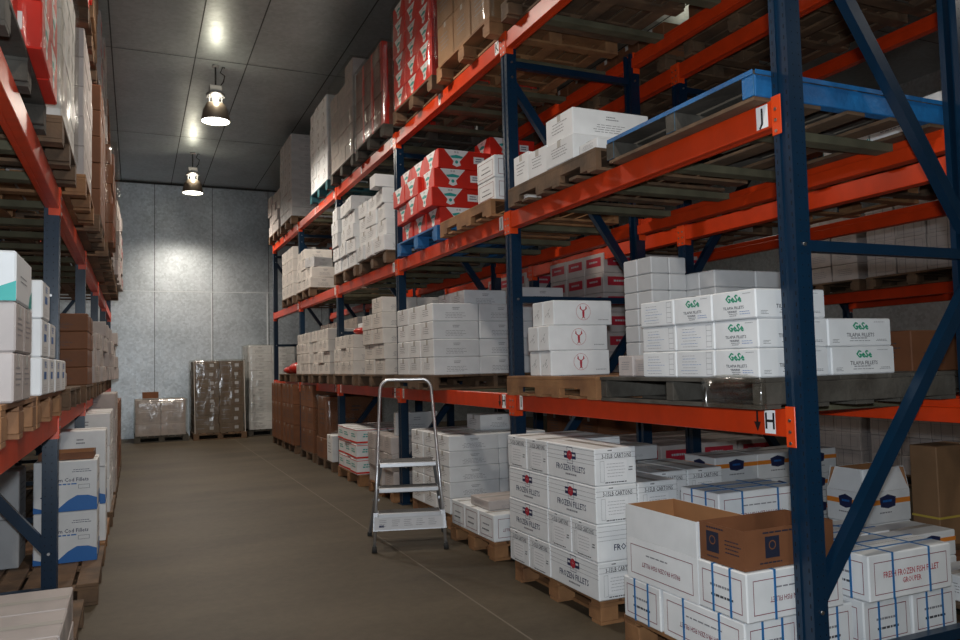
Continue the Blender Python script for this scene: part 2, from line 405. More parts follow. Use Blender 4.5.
CNAME = {'brown': 'brown_carton', 'tan': 'brown_carton', 'badge': 'brown_carton', 'red': 'red_carton', 'redlabel': 'labelled_carton', 'cross': 'tied_carton', 'dull': 'brown_carton', 'dim': 'brown_carton', 'strap': 'strapped_carton', 'fish': 'strapped_carton', 'small': 'small_carton'}
def carton(kind, x0, y0, z, lx, ly, h, orient, label, group=None, jit=.003, rot=None, strap=None, tilt=0, cat='box'):
    """x0,y0: lower corner of the footprint; orient 'x': long side across the rack, 'y': long side along the aisle"""
    n = COUNT[0]; COUNT[0] += 1
    fx, fy = (lx, ly) if orient == 'x' else (ly, lx)
    loc = (x0 + fx / 2 + ru(-jit, jit), y0 + fy / 2 + ru(-jit, jit), z); rz = (0 if orient == 'x' else PI / 2) + (ru(-.006, .006) if rot is None else rot)
    if n in GONE: return None          # buried in its stack: nothing of it shows
    me = carton_mesh(kind, lx, ly, h); nm = CNAME.get(kind, 'carton')
    if n in HEAP: HEAPS.setdefault(nm, []).append((me, Matrix.Translation(loc) @ Matrix.Rotation(rz, 4, 'Z'))); return None
    o = link(nm, me, None, loc, rz); o['_n'] = n
    if tilt: o.rotation_euler.y = tilt
    if strap:
        for (u, ac) in ((-lx * .22, 1), (lx * .22, 1), (-ly * .18, 0), (ly * .18, 0)):
            k = (round(lx, 3), round(ly, 3), round(h, 3), strap.name, u)
            if k not in SM: SM[k] = strap_mesh(lx, ly, h, strap, u, ac)
            link('strap', SM[k], o)
    return tag(o, label, cat, group)

ORD = ['', 'second ', 'third ', 'fourth ', 'fifth ', 'sixth ', 'seventh ', 'eighth ', 'ninth ']
def tierw(k, n):
    if n == 1: return ''
    if k == 0: return 'bottom tier'
    if k == n - 1: return 'top tier'
    return ORD[k] + 'tier'
def colw(j, n):
    if n == 1: return ''
    return 'nearest column' if j == 0 else ('farthest column' if j == n - 1 else ORD[j] + 'column')
def roww(i, n):
    if n == 1: return ''
    return 'aisle side' if i == 0 else ('row two' if i == 1 else 'row three' if i == 2 else 'row four')
def lab(desc, k, nt, j, ny, i, nx, where):
    return ', '.join(w for w in (desc, tierw(k, nt), colw(j, ny), roww(i, nx), where) if w)
def grid(kind, x0, y0, z0, lx, ly, h, orient, nx, ny, ht, desc, where, gap=.006, jit=.0025, alltop=False, strap=None, right=False, sway=0, rot=None, side=1):
    """stack of cartons; only those that can be seen from the aisle or over the top are there.
    side=1: visible face is low X; side=-1: visible face is high X (left rack)"""
    fx, fy = (lx, ly) if orient == 'x' else (ly, lx)
    H = ht if callable(ht) else (lambda i, j: ht)
    mx = max(H(i, j) for i in range(nx) for j in range(ny)); gx = gap + (rot or 0) * .28
    SX = {(j, k): ru(-sway, sway) for j in range(ny) for k in range(mx)}
    for i in range(nx):
        for j in range(ny):
            for k in range(H(i, j)):
                top = k == H(i, j) - 1
                face = i == 0 or j == 0 or (top and alltop) or (right and i == nx - 1)
                if i > 0 and not face and k >= H(i - 1, j): face = True
                if j > 0 and not face and k >= H(i, j - 1): face = True
                if not face: continue
                sx = SX[(j, k)]; sy = 0
                X = x0 + i * (fx + gx) if side == 1 else x0 - (i + 1) * (fx + gx)
                carton(kind, X + sx, y0 + j * (fy + gx) + sy, z0 + k * (h + .0015), lx, ly, h, orient,
                       lab(desc, k, mx, j, ny, i, nx, where), 'cartons, ' + where, jit, None if rot is None else ru(-rot, rot), strap)

# ------------------------------------------------------------------ pallets
PM = {}
def pallet_parts(w, d, wood, wood2, style):
    """w along X, d along Y; top deck boards run across the stringers"""
    key = (round(w, 2), round(d, 2), wood.name, style)
    if key in PM: return PM[key]
    R = random.Random(str(key)); dk = MB(); n = 8; bw = w / n - .022
    st = (w - bw) / (n - 1)
    for q in range(n):
        x = q * st; a = R.uniform(-.006, .006)
        dk.box(x, x + bw, a, d + a, PH - .02, PH, wood, .002)
    if style == 'blue': dk.box(-.0085, -.0062, 0, d, PH - .0215, PH + .0005, wood2); dk.box(.002, w - .002, -.0085, -.0062, PH - .021, PH, wood2)
    parts = [('deck', dk.mesh('deck'))]
    if style == 'block':
        sb = MB()
        for y in (0, d / 2 - .05, d - .10): sb.box(.001, w - .001, y, y + .10, PH - .038, PH - .0205, wood)
        parts.append(('stringer_board', sb.mesh('stringer_board')))
        for y in (0, d / 2 - .065, d - .13):
            for x in (0, w / 2 - .06, w - .12):
                b = MB(); b.box(x, x + .12, y, y + .13, .019, PH - .0385, wood, .003); parts.append(('block', b.mesh('block')))
        b = MB()
        for y in (0, d / 2 - .05, d - .10): b.box(0, w, y, y + .10, 0, .0185, wood, .001)
        for x in (.105, w / 2 - .05, w - .205):
            b.box(x, x + .10, .1005, d / 2 - .0505, 0, .0185, wood); b.box(x, x + .10, d / 2 + .0505, d - .1005, 0, .0185, wood)
        parts.append(('bottom_boards', b.mesh('bottom_boards')))
    elif style == 'notch':
        for x in (0, w / 2 - .02, w - .04):   # notched stringers along Y
            b = MB(); z0, z1 = .019, PH - .0205
            b.box(x, x + .04, 0, d, z0 + .045, z1, wood)
            for a, e in ((0, .15), (.36, .64), (.85, 1)): b.box(x, x + .04, a * d, e * d, z0, z0 + .0448, wood)
            parts.append(('stringer', b.mesh('stringer')))
        b = MB()
        for q in range(6): y = q * (d - .10) / 5; b.box(0, w, y, y + .10, 0, .0185, wood, .001)
        parts.append(('bottom_boards', b.mesh('bottom_boards')))
    else:                                     # long stringers across the rack, boards along it
        for q, y in enumerate((0, d / 2 - .03, d - .06)):
            b = MB(); b.box(.004, w - .004, y, y + .06, .019, PH - .0205, wood2 if q == 0 else wood, .004)
            if style == 'blue': b.box(-.004, .0035, y, y + .075, .019, PH - .0205, BLUEW, .002)
            parts.append(('stringer', b.mesh('stringer')))
        b = MB()
        for q in range(5): x = q * (w - .12) / 4; b.box(x, x + .12, .005, d - .005, 0, .0185, wood if q or style != 'blue' else WOOD, .001)
        parts.append(('bottom_boards', b.mesh('bottom_boards')))
    PM[key] = parts; return parts
def pallet(x0, y0, z, w, d, label, wood=WOOD, wood2=None, style='block'):
    r = empty('pallet', (x0, y0, z))
    for n, me in pallet_parts(w, d, wood, wood2 or wood, style): link(n, me, r)
    return tag(r, label, 'pallet')

def wrap(x0, x1, y0, y1, z0, z1, label, amp=.012, top=True):
    bm = bmesh.new(); st = .09
    def sheet(o, u, v, lu, lv, n):
        a, b = max(2, int(lu / st)), max(2, int(lv / st)); g = []
        for i in range(a + 1):
            row = []
            for j in range(b + 1):
                p = Vector(o) + Vector(u) * (lu * i / a) + Vector(v) * (lv * j / b)
                k = 0 if i in (0, a) or j in (0, b) else amp * (.5 + .5 * noise.noise(p * 4))
                row.append(bm.verts.new(p + Vector(n) * k))
            g.append(row)
        for i in range(a):
            for j in range(b):
                f = bm.faces.new((g[i][j], g[i + 1][j], g[i + 1][j + 1], g[i][j + 1])); f.smooth = True
    W, D, H = x1 - x0, y1 - y0, z1 - z0
    sheet((x0, y0, z0), (1, 0, 0), (0, 0, 1), W, H, (0, -1, 0)); sheet((x0, y1, z0), (0, -1, 0), (0, 0, 1), D, H, (-1, 0, 0))
    sheet((x1, y0, z0), (0, 1, 0), (0, 0, 1), D, H, (1, 0, 0)); sheet((x1, y1, z0), (-1, 0, 0), (0, 0, 1), W, H, (0, 1, 0))
    if top: sheet((x0, y0, z1), (1, 0, 0), (0, 1, 0), W, D, (0, 0, 1))
    bmesh.ops.remove_doubles(bm, verts=bm.verts, dist=.0005)
    me = bpy.data.meshes.new('shrink_wrap'); bm.to_mesh(me); bm.free(); me.materials.append(FILM)
    return tag(link('shrink_wrap', me), label, 'plastic wrap')

# ------------------------------------------------------------------ setting
def quadmesh(name, pts, m):
    mb = MB(); mb.poly(pts, m); return mb.mesh(name)
def floor_mat():
    m = bpy.data.materials.new('concrete_floor'); m.use_nodes = True; nt = m.node_tree; b = nt.nodes['Principled BSDF']
    tc = nt.nodes.new('ShaderNodeTexCoord'); mp = nt.nodes.new('ShaderNodeMapping'); mp.inputs['Scale'].default_value = (1, 2.2, 1)
    nt.links.new(tc.outputs['Object'], mp.inputs[0])
    n = nt.nodes.new('ShaderNodeTexNoise'); n.inputs['Scale'].default_value = .55; n.inputs['Detail'].default_value = 8; nt.links.new(mp.outputs[0], n.inputs[0])
    n2 = nt.nodes.new('ShaderNodeTexNoise'); n2.inputs['Scale'].default_value = 14; n2.inputs['Detail'].default_value = 8; n2.inputs['Roughness'].default_value = .7; nt.links.new(tc.outputs['Object'], n2.inputs[0])
    ad = nt.nodes.new('ShaderNodeMath'); ad.operation = 'MULTIPLY_ADD'; ad.inputs[1].default_value = .55; nt.links.new(n2.outputs['Fac'], ad.inputs[0]); nt.links.new(n.outputs['Fac'], ad.inputs[2])
    cr = nt.nodes.new('ShaderNodeValToRGB'); cr.color_ramp.elements[0].position = .55; cr.color_ramp.elements[0].color = (.046, .034, .020, 1)
    cr.color_ramp.elements[1].position = 1.0; cr.color_ramp.elements[1].color = (.100, .077, .049, 1)
    nt.links.new(ad.outputs[0], cr.inputs[0])
    sp = nt.nodes.new('ShaderNodeSeparateXYZ'); nt.links.new(tc.outputs['Object'], sp.inputs[0])
    d = nt.nodes.new('ShaderNodeMath'); d.operation = 'SUBTRACT'; d.inputs[1].default_value = 1.97; nt.links.new(sp.outputs['X'], d.inputs[0])
    a = nt.nodes.new('ShaderNodeMath'); a.operation = 'ABSOLUTE'; nt.links.new(d.outputs[0], a.inputs[0])
    lt = nt.nodes.new('ShaderNodeMath'); lt.operation = 'LESS_THAN'; lt.inputs[1].default_value = .006; nt.links.new(a.outputs[0], lt.inputs[0])
    mx = nt.nodes.new('ShaderNodeMix'); mx.data_type = 'RGBA'; nt.links.new(lt.outputs[0], mx.inputs['Factor']); nt.links.new(cr.outputs[0], mx.inputs['A']); mx.inputs['B'].default_value = (.15, .125, .095, 1)
    nt.links.new(mx.outputs['Result'], b.inputs['Base Color']); b.inputs['Roughness'].default_value = .62; b.inputs['Specular IOR Level'].default_value = .35
    bp = nt.nodes.new('ShaderNodeBump'); bp.inputs['Strength'].default_value = .15; nt.links.new(n2.outputs['Fac'], bp.inputs['Height']); nt.links.new(bp.outputs[0], b.inputs['Normal'])
    return m
def metal_mat(name, c1, c2, rough, metal):
    m = bpy.data.materials.new(name); m.use_nodes = True; nt = m.node_tree; b = nt.nodes['Principled BSDF']
    tc = nt.nodes.new('ShaderNodeTexCoord')
    n = nt.nodes.new('ShaderNodeTexVoronoi'); n.inputs['Scale'].default_value = 22; nt.links.new(tc.outputs['Object'], n.inputs['Vector'])
    n2 = nt.nodes.new('ShaderNodeTexNoise'); n2.inputs['Scale'].default_value = 1.2; n2.inputs['Detail'].default_value = 6; nt.links.new(tc.outputs['Object'], n2.inputs['Vector'])
    sp = nt.nodes.new('ShaderNodeSeparateColor'); nt.links.new(n.outputs['Color'], sp.inputs[0])
    ad = nt.nodes.new('ShaderNodeMath'); ad.operation = 'MULTIPLY_ADD'; ad.inputs[1].default_value = .35; nt.links.new(sp.outputs[0], ad.inputs[0]); nt.links.new(n2.outputs['Fac'], ad.inputs[2])
    cr = nt.nodes.new('ShaderNodeValToRGB'); cr.color_ramp.elements[0].position = .35; cr.color_ramp.elements[0].color = (*c1, 1); cr.color_ramp.elements[1].position = .95; cr.color_ramp.elements[1].color = (*c2, 1)
    nt.links.new(ad.outputs[0], cr.inputs[0]); nt.links.new(cr.outputs[0], b.inputs['Base Color'])
    mr = nt.nodes.new('ShaderNodeMapRange'); mr.inputs['To Min'].default_value = rough - .02; mr.inputs['To Max'].default_value = rough + .05; nt.links.new(sp.outputs[1], mr.inputs[0]); nt.links.new(mr.outputs[0], b.inputs['Roughness'])
    b.inputs['Metallic'].default_value = metal
    return m
WALLM = metal_mat('galvanised_wall', (.42, .46, .48), (.66, .71, .74), .36, .85)
CEILM = metal_mat('galvanised_ceiling', (.36, .40, .41), (.48, .53, .54), .38, .70)
JOINT = mat('panel_joint', (.05, .055, .055), .6)
JOINTL = mat('panel_strip', (.80, .84, .86), .5, .2)
struct('floor', quadmesh('floor', [(RX0, RY0, 0), (RX1, RY0, 0), (RX1, YW, 0), (RX0, YW, 0)], floor_mat()))
struct('ceiling', quadmesh('ceiling', [(RX0, YW, ZC), (RX1, YW, ZC), (RX1, RY0, ZC), (RX0, RY0, ZC)], CEILM))
struct('wall_back', quadmesh('wall_back', [(RX0, YW, 0), (RX1, YW, 0), (RX1, YW, ZC), (RX0, YW, ZC)], WALLM))
struct('wall_left', quadmesh('wall_left', [(RX0, RY0, 0), (RX0, YW, 0), (RX0, YW, ZC), (RX0, RY0, ZC)], WALLM))
struct('wall_right', quadmesh('wall_right', [(RX1, YW, 0), (RX1, RY0, 0), (RX1, RY0, ZC), (RX1, YW, ZC)], WALLM))
struct('wall_front', quadmesh('wall_front', [(RX1, RY0, 0), (RX0, RY0, 0), (RX0, RY0, ZC), (RX1, RY0, ZC)], WALLM))
mb = MB()
for x in (-.87, .41, 1.69, 3.0, 4.3):
    mb.box(x - .006, x + .006, YW - .004, YW - .001, 0, ZC - .01, JOINT)
mb.box(RX0 + .01, RX1 - .01, YW - .03, YW - .001, ZC - .035, ZC - .001, JOINT)
struct('trim_1', mb.mesh('trim'))
mb = MB()
mb.box(RX0 + .01, RX1 - .01, YW - .006, YW - .0045, 3.37, 3.385, JOINTL)
for x in (1.66, 2.96): mb.box(x - .012, x + .012, YW - .008, YW - .0065, .1, 3.36, JOINTL)
struct('trim_2', mb.mesh('trim'))
mb = MB()
for x in (-1.5, -.3, .77, 1.48, 2.68, 3.9, 5.1, 6.3, 7.5, 8.7): mb.box(x - .008, x + .008, RY0 + .1, YW - .04, ZC - .004, ZC - .001, JOINT)
for y in (-6, -1.5, 3, 7.2, 11.4, 15.4): mb.box(RX0 + .05, RX1 - .05, y - .006, y + .006, ZC - .0065, ZC - .005, JOINT)
struct('trim_3', mb.mesh('trim'))

# ------------------------------------------------------------------ racking
def post_mesh(h, flip, holes):
    """C section upright, open side away from the aisle; depth runs to +X (or -X when flip)"""
    mb = MB(); s = -1 if flip else 1; d, t = .085, .012
    def bx(x0, x1, *a, **k): mb.box(min(s * x0, s * x1), max(s * x0, s * x1), *a, **k)
    bx(0, t, 0, .034, .008, h, NAVP); bx(0, t, .066, PW, .008, h, NAVP); bx(.008, .008 + t, .0341, .0659, .008, h, NAVP)
    bx(t, d, 0, t, .008, h, NAVP); bx(t, d, PW - t, PW, .008, h, NAVP)
    bx(d - .02, d, t, .03, .008, h, NAVP); bx(d - .02, d, PW - .03, PW - t, .008, h, NAVP)
    if holes:
        z = .1
        while z < h - .05:
            for xx in (.03, .066): mb.poly([(s * (xx - .0025), -.0006, z), (s * (xx + .0025), -.0006, z), (s * (xx + .0025), -.0006, z + .006), (s * (xx - .0025), -.0006, z + .006)], HOLE)
            for yy in (.012, .082):
                mb.poly([(s * -.0006, yy, z + .02), (s * -.0006, yy + .006, z + .02), (s * -.0006, yy + .006, z + .038), (s * -.0006, yy, z + .038)], HOLE)
            z += .05 if holes == 2 else .1
    return mb.mesh('post')
POST = {}
def frame(x, y, h, label, flip=False, mirror=False, holes=1, depth=DEP):
    """upright frame: front post, rear post, braces. origin at front post near corner"""
    r = empty('upright_frame', (x, y, 0))
    s = -1 if flip else 1
    for q in (0, 1):
        k = (round(h, 2), (not flip) if q else flip, holes)
        if k not in POST: POST[k] = post_mesh(h, k[1], holes)
        po = link('post', POST[k], r, (s * (depth + .085) if q else 0, 0, 0))
        b = MB(); bx = s * (depth + .085) if q else 0; sg = -1 if (q == 0) == (s == 1) else 1
        b.box(min(bx - .015, bx + .115) if (s == 1) != bool(q) else bx - .115, max(bx + .1, bx) if (s == 1) != bool(q) else bx + .015, -.02, PW + .02, 0, .0075, NAVP)
        link('foot_plate', b.mesh('foot_plate'), po, (-po.location.x, 0, 0))
    a, e = s * .045, s * (depth + .04)
    def brace(z0, z1, w=.05):
        if z0 != z1: w = .064
        b = MB(); b.bar((a, .05, z0), (e, .05, z1), .05, w, NAVP); br = link('brace', b.mesh('brace'), r)
        c = MB()
        for X, Z in ((a, z0), (e, z1)): c.cyl((X, -.008, Z), (X, .0, Z), .009, .009, STEEL, 8)
        link('bolt', c.mesh('bolts'), br)
    segs = [(.40, 1.84), (3.74, 2.12)]
    for z in (.16, 1.995, 3.86):
        if z < h: brace(z, z)
    for z0, z1 in segs:
        brace(z1, z0) if mirror else brace(z0, z1)
    return tag(r, label, 'rack frame')
BM = {}
def beam(x, y, z, label, face=-1, letters=None, tagm=False, length=BAY):
    """pallet beam between two frames; top at z. face=-1 looks towards low X"""
    r = empty('shelf_beam', (x, y, z)); s = -face
    key = (s, round(length, 2))
    if key not in BM:
        b = MB(); X = sorted((0, s * .05)); b.box(X[0], X[1], PW + .003, length - .003, -.125, 0, ORNG, .004); X = sorted((s * .0502, s * .078)); b.box(X[0], X[1], PW + .003, length - .003, -.125, -.048, ORNG, .003)
        a = []
        for yy in (PW - .052, length):     # connectors: plates over the post face, lower than the beam
            c = MB(); X = sorted((-s * .006, 0)); c.box(X[0] - .0005, X[1] - .0005 if s > 0 else X[1] + .0005, yy, yy + .052, -.168, .012, ORNB, .002)
            ye = (yy + .046, yy + .052) if yy < 1 else (yy, yy + .006)
            if yy < 1: ye = (PW + .0003, PW + .0018)
            else: ye = (yy - .0018, yy - .0003)
            X2 = sorted((-s * .006, s * .06)); c.box(X2[0], X2[1], ye[0], ye[1], -.168, .012, ORNB)
            for q in (-.15, -.10, -.05): c.cyl((-s * .007, yy + .03, q), (-s * .010, yy + .03, q), .008, .008, STEEL, 8)
            a.append(c.mesh('connector'))
        BM[key] = (b.mesh('beam_bar'), a)
    link('beam_bar', BM[key][0], r)
    for c in BM[key][1]: link('connector', c, r)
    for (t, yy, w, arrow) in (letters or []):
        c = MB(); f = Face(c, (-s * .0008 if s > 0 else .0008, yy + w / 2, -.115), (0, -1, 0) if s > 0 else (0, 1, 0), (0, 0, 1), w, .11)
        f.l = .001
        f.quad(0, 0, w, .106, RETRO); f.l = .002; f.text(t, w / 2, .053, .105, BLK, .9)
        if arrow:
            u = -.045; f.poly([(u - .006, .10), (u - .006, .05), (u - .022, .05), (u, .005), (u + .022, .05), (u + .006, .05), (u + .006, .10)], BLK)
        link('location_plate', c.mesh('location_plate'), r)
    return tag(r, label, 'shelf beam')
NB = ['first', 'second', 'third', 'fourth', 'fifth', 'sixth']
LN = ['lower', 'middle', 'upper']
for n in range(6):
    frame(XR, Y1 + n * BAY, 5.3 if n == 0 else 4.09, 'navy blue upright frame, %s from the camera along the right aisle' % NB[n], holes=2 if n < 2 else 1)
    if n < 5: pass
for n in range(5):
    y = Y1 + n * BAY
    for l in range(3):
        lt = [('H', .20, .066, True), ('I', BAY - .10, .05, False)] if l == 0 else ([('J', .165, .072, False)] if l == 1 else [('K', .165, .072, False), ('I', 1.45, .05, False)])
        beam(XR, y, LEV[l], 'orange %s front beam of the %s bay along the right aisle' % (LN[l], NB[n]), -1, lt)
        beam(XR + DEP + .085, y, LEV[l], 'orange %s rear beam of the %s bay along the right aisle' % (LN[l], NB[n]), 1)
        if n < 4:
            for q, o in enumerate((.42, 1.12, 1.72, 2.38)):
                b = MB(); b.box(0, DEP + .085 - .102, 0, .095, -.0475, -.0005, TIMB, .003)
                tag(link('support_timber', b.mesh('timber'), None, (XR + .051, y + o, LEV[l])), 'weathered timber bar number %s under %s level pallets, %s right bay' % (['one', 'two', 'three', 'four'][q], LN[l], NB[n]), 'timber', 'timber bars across the right rack')
for n in range(4):
    frame(XB, Y1 + n * BAY, 4.07, 'navy blue upright frame, %s of the second row behind' % NB[n], mirror=True)
for n in range(3):
    y = Y1 + n * BAY
    for l in range(3):
        beam(XB, y, LEV[l] - .02, 'orange %s front beam of the second row, %s bay' % (LN[l], NB[n]), -1)
        beam(XB + DEP + .085, y, LEV[l] - .02, 'orange %s rear beam of the second row, %s bay' % (LN[l], NB[n]), 1)
for n in range(3):
    frame(XC, 2.4 + n * BAY, 4.4, 'dark upright frame, %s of the third row across the next aisle' % NB[n])
for n in range(2):
    for l, z in ((0, 2.29), (1, 3.9)):
        beam(XC, 2.4 + n * BAY, z, 'orange %s beam of the third row, %s bay' % (LN[l * 2], NB[n]), -1)
        beam(XC + DEP + .085, 2.4 + n * BAY, z, 'orange %s rear beam of the third row, %s bay' % (LN[l * 2], NB[n]), 1)
for n in range(-1, 5):
    frame(XL, YL + n * BAY, 4.09, 'navy blue upright frame, %s along the left aisle edge' % NB[n + 1], flip=True, holes=1 if n > 0 else 2)
for n in range(-1, 4):
    y = YL + n * BAY
    for l in range(3):
        beam(XL, y, LEV[l], 'orange %s front beam of the %s bay along the left aisle' % (LN[l], NB[n + 1]), 1)
        beam(XL - DEP - .085, y, LEV[l], 'orange %s rear beam of the %s bay along the left aisle' % (LN[l], NB[n + 1]), -1)
        if n < 2 and l > 0:
            for q, o in enumerate((.42, 1.12, 1.72, 2.38)):
                b = MB(); b.box(0, DEP + .085 - .102, 0, .095, -.0475, -.0005, TIMB, .003)
                tag(link('support_timber', b.mesh('timber'), None, (XL - DEP - .034, y + o, LEV[l])), 'timber bar number %s under %s level pallets, %s left bay' % (['one', 'two', 'three', 'four'][q], LN[l], NB[n + 1]), 'timber', 'timber bars across the left rack')

ZH, ZJ, ZK = [z + PH + .001 for z in LEV]; ZF = PH + .001
# ------------------------------------------------------------------ RIGHT RACK, floor level
pallet(2.41, 2.64, 0, 1.2, .95, 'wooden pallet on the floor under strapped fish cartons, nearest on right', WOODL)
S = 'strap'; W_, D_, H_ = .57, .315, .213
def st(x, y, z, o, lb, kind='strap', h=H_, s=STRAPB, **k): return carton(kind, x, y, z, W_, D_, h, o, lb, 'strapped fish cartons', .001, strap=s, rot=0, **k)
st(2.40, 3.255, ZF, 'x', 'white blue-strapped carton, end towards aisle, bottom tier beside frozen fillets stack')
st(2.40, 2.665, ZF, 'y', 'white blue-strapped carton, long maroon-framed side towards aisle, bottom tier at near corner')
st(2.735, 2.665, ZF, 'y', 'white blue-strapped carton, bottom tier, just left of the nearest blue post foot')
st(3.09, 2.64, ZF, 'y', 'white blue-strapped carton, bottom tier, seen just right of nearest blue post')
st(3.42, 2.64, ZF, 'y', 'white blue-strapped carton, bottom tier, at the lower right picture corner')
z2 = ZF + H_ + .004
st(2.40, 2.64, z2, 'x', 'white blue-strapped carton carrying the brown open box')
st(3.09, 2.60, z2, 'x', 'white carton reading fresh frozen fish fillet grouper in red, blue straps', kind='fish')
st(3.09, 2.93, z2, 'x', 'white strapped carton directly behind the grouper carton')
z3 = z2 + H_ + .004
st(2.80, 3.26, z2, 'x', 'white strapped carton, second tier behind the open white carton')
st(2.80, 3.26, z3, 'x', 'grey film topped carton with blue straps behind the open white carton')
st(3.40, 3.27, z2, 'y', 'flat white black-strapped carton behind the blue post, second tier', h=.12, s=STRAPK)
# open white carton, flaps up
def open_box(name, x, y, z, lx, ly, h, flap, outer, inner, label, kind=None, splay=0.0, rz=0):
    """x,y centre"""
    r = empty(name, (x, y, z), rz); t = .005
    b = MB(); b.box(-lx / 2, lx / 2, -ly / 2, ly / 2, 0, t, outer)
    b.box(-lx / 2, lx / 2, -ly / 2, -ly / 2 + t, t, h, outer); b.box(-lx / 2, lx / 2, ly / 2 - t, ly / 2, t, h, outer)
    b.box(-lx / 2, -lx / 2 + t, -ly / 2 + t, ly / 2 - t, t, h, outer); b.box(lx / 2 - t, lx / 2, -ly / 2 + t, ly / 2 - t, t, h, outer)
    e = .0006
    for p in ([(-lx / 2 + t + e, ly / 2 - t, t), (-lx / 2 + t + e, -ly / 2 + t, t), (-lx / 2 + t + e, -ly / 2 + t, h), (-lx / 2 + t + e, ly / 2 - t, h)],
              [(lx / 2 - t - e, ly / 2 - t, t), (lx / 2 - t - e, -ly / 2 + t, t), (lx / 2 - t - e, -ly / 2 + t, h), (lx / 2 - t - e, ly / 2 - t, h)],
              [(-lx / 2 + t, ly / 2 - t - e, t), (lx / 2 - t, ly / 2 - t - e, t), (lx / 2 - t, ly / 2 - t - e, h), (-lx / 2 + t, ly / 2 - t - e, h)],
              [(-lx / 2 + t, -ly / 2 + t + e, t), (lx / 2 - t, -ly / 2 + t + e, t), (lx / 2 - t, -ly / 2 + t + e, h), (-lx / 2 + t, -ly / 2 + t + e, h)],
              [(-lx / 2 + t, -ly / 2 + t, t + e), (lx / 2 - t, -ly / 2 + t, t + e), (lx / 2 - t, ly / 2 - t, t + e), (-lx / 2 + t, ly / 2 - t, t + e)]):
        b.poly(p, inner)
    if kind:
        F = box_faces(b, lx, ly, h); F.pop('T', None); F['T'] = Face(b, (0, 0, 0), (1, 0, 0), (0, 1, 0), 1, 1)
        art(kind, F, random.Random(3))
    link('carton_body', b.mesh('carton_body'), r)
    if flap:
        for sx, sy, w in ((0, -1, lx), (0, 1, lx), (-1, 0, ly), (1, 0, ly)):
            f = MB(); f.box(-w / 2 + .002, w / 2 - .002, -.002, .002, 0, flap, outer); f.box(-w / 2 + .003, w / 2 - .003, .0022, .003, .001, flap - .001, inner)
            sp = splay + (0.0 if sx else .0)
            o = link('flap', f.mesh('flap'), r, (sx * (lx / 2 - .003), sy * (ly / 2 - .003), h + .001))
            o.rotation_euler = (sp, 0, {(0, -1): 0, (0, 1): PI, (-1, 0): -PI / 2, (1, 0): PI / 2}[(sx, sy)])
            if splay: o.rotation_euler[0] = sp
    return tag(r, label, 'box')
open_box('open_carton', 2.40 + D_ / 2, 2.96 + .285 - .002, z2, W_, D_, H_, .165, WHITE, KIN, 'open white carton with raised flaps and brown inside, near right stack', 'framed', .0, PI / 2)
open_box('open_brown_carton', 2.40 + .275, 2.655 + .145, z3, .53, .29, .172, 0, BROWN, BROWN, 'brown open carton with navy square emblems on top of strapped carton', 'badge')

w_ = wrap(2.485, 2.522, 2.60, 2.98, LEV[0] + .003, ZH + .0, 'crumpled clear film hanging off the grey pallet beside the letter H', .03)
# frozen fillets stack
pallet(2.42, 3.84, 0, 1.2, 1.09, 'orange-brown wooden pallet under the frozen fillets stack', WOODL)
fl, fe, fh = .556, .284, .2135
def fz(x, y, k, o, lb): return carton('frozen', x, y, ZF + k * (fh + .0015), fl, fe, fh, o, lb, 'frozen fillets cartons', .001, rot=0)
FD = 'frozen fillets carton, '
fz(2.40, 3.82, 0, 'y', FD + 'bottom tier, long side to aisle, nearest corner')
fz(2.40, 4.38, 0, 'x', FD + 'bottom tier, first of two end-on ones')
fz(2.40, 4.67, 0, 'x', FD + 'bottom tier, end-on, farthest from camera')
fz(2.40, 3.82, 1, 'x', FD + 'second tier, end-on at nearest corner')
fz(2.40, 4.11, 1, 'x', FD + 'second tier, end-on in the middle')
fz(2.40, 4.40, 1, 'y', FD + 'second tier, long side to aisle, farther half')
fz(2.40, 3.82, 2, 'y', FD + 'third tier, long side to aisle, nearest corner')
fz(2.40, 4.39, 2, 'y', FD + 'third tier, long side to aisle, farther half')
fz(2.40, 3.82, 3, 'y', FD + 'top tier, long side to aisle, nearest corner')
fz(2.40, 4.38, 3, 'x', FD + 'top tier, first of two end-on ones')
fz(2.40, 4.67, 3, 'x', FD + 'top tier, end-on, farthest from camera')
for k in (0, 2):
    fz(2.69, 3.82, k, 'y', FD + ['bottom', '', 'third'][k] + ' tier, second row in from aisle, near half')
    if k == 2: fz(2.69, 4.39, k, 'y', FD + 'third tier, second row in from aisle, far half')
fz(2.97, 3.83, 0, 'y', FD + 'bottom tier, third row in, near half'); fz(3.26, 3.83, 0, 'y', FD + 'bottom tier, innermost row, near half')
fz(2.97, 3.83, 1, 'y', FD + 'second tier, third row in, near half'); fz(3.26, 3.83, 1, 'y', FD + 'second tier, innermost row, near half')
fz(2.985, 4.10, 2, 'y', FD + 'third tier, third row in, logo end visible'); fz(3.275, 4.10, 2, 'y', FD + 'third tier, innermost row, logo end visible')
carton('grey', 2.97, 4.67, ZF + 3 * (fh + .0015), .5, .26, .10, 'x', 'flat grey carton on top behind the frozen fillets stack')

# small framed stack behind it
pallet(2.50, 5.44, 0, 1.0, .90, 'light wooden pallet on the floor carrying low framed cartons', WOODL)
for j in range(3):
    carton('framed', 2.50, 5.44 + j * .29, ZF, .45, .28, .205, 'x', 'white maroon-framed carton, ' + ['nearest', 'middle', 'farthest'][j] + ' of the low stack beyond the fillets', None, .002)
carton('aged', 2.54, 5.62, ZF + .207, .42, .36, .075, 'x', 'flat whitish carton lying on the low framed cartons')
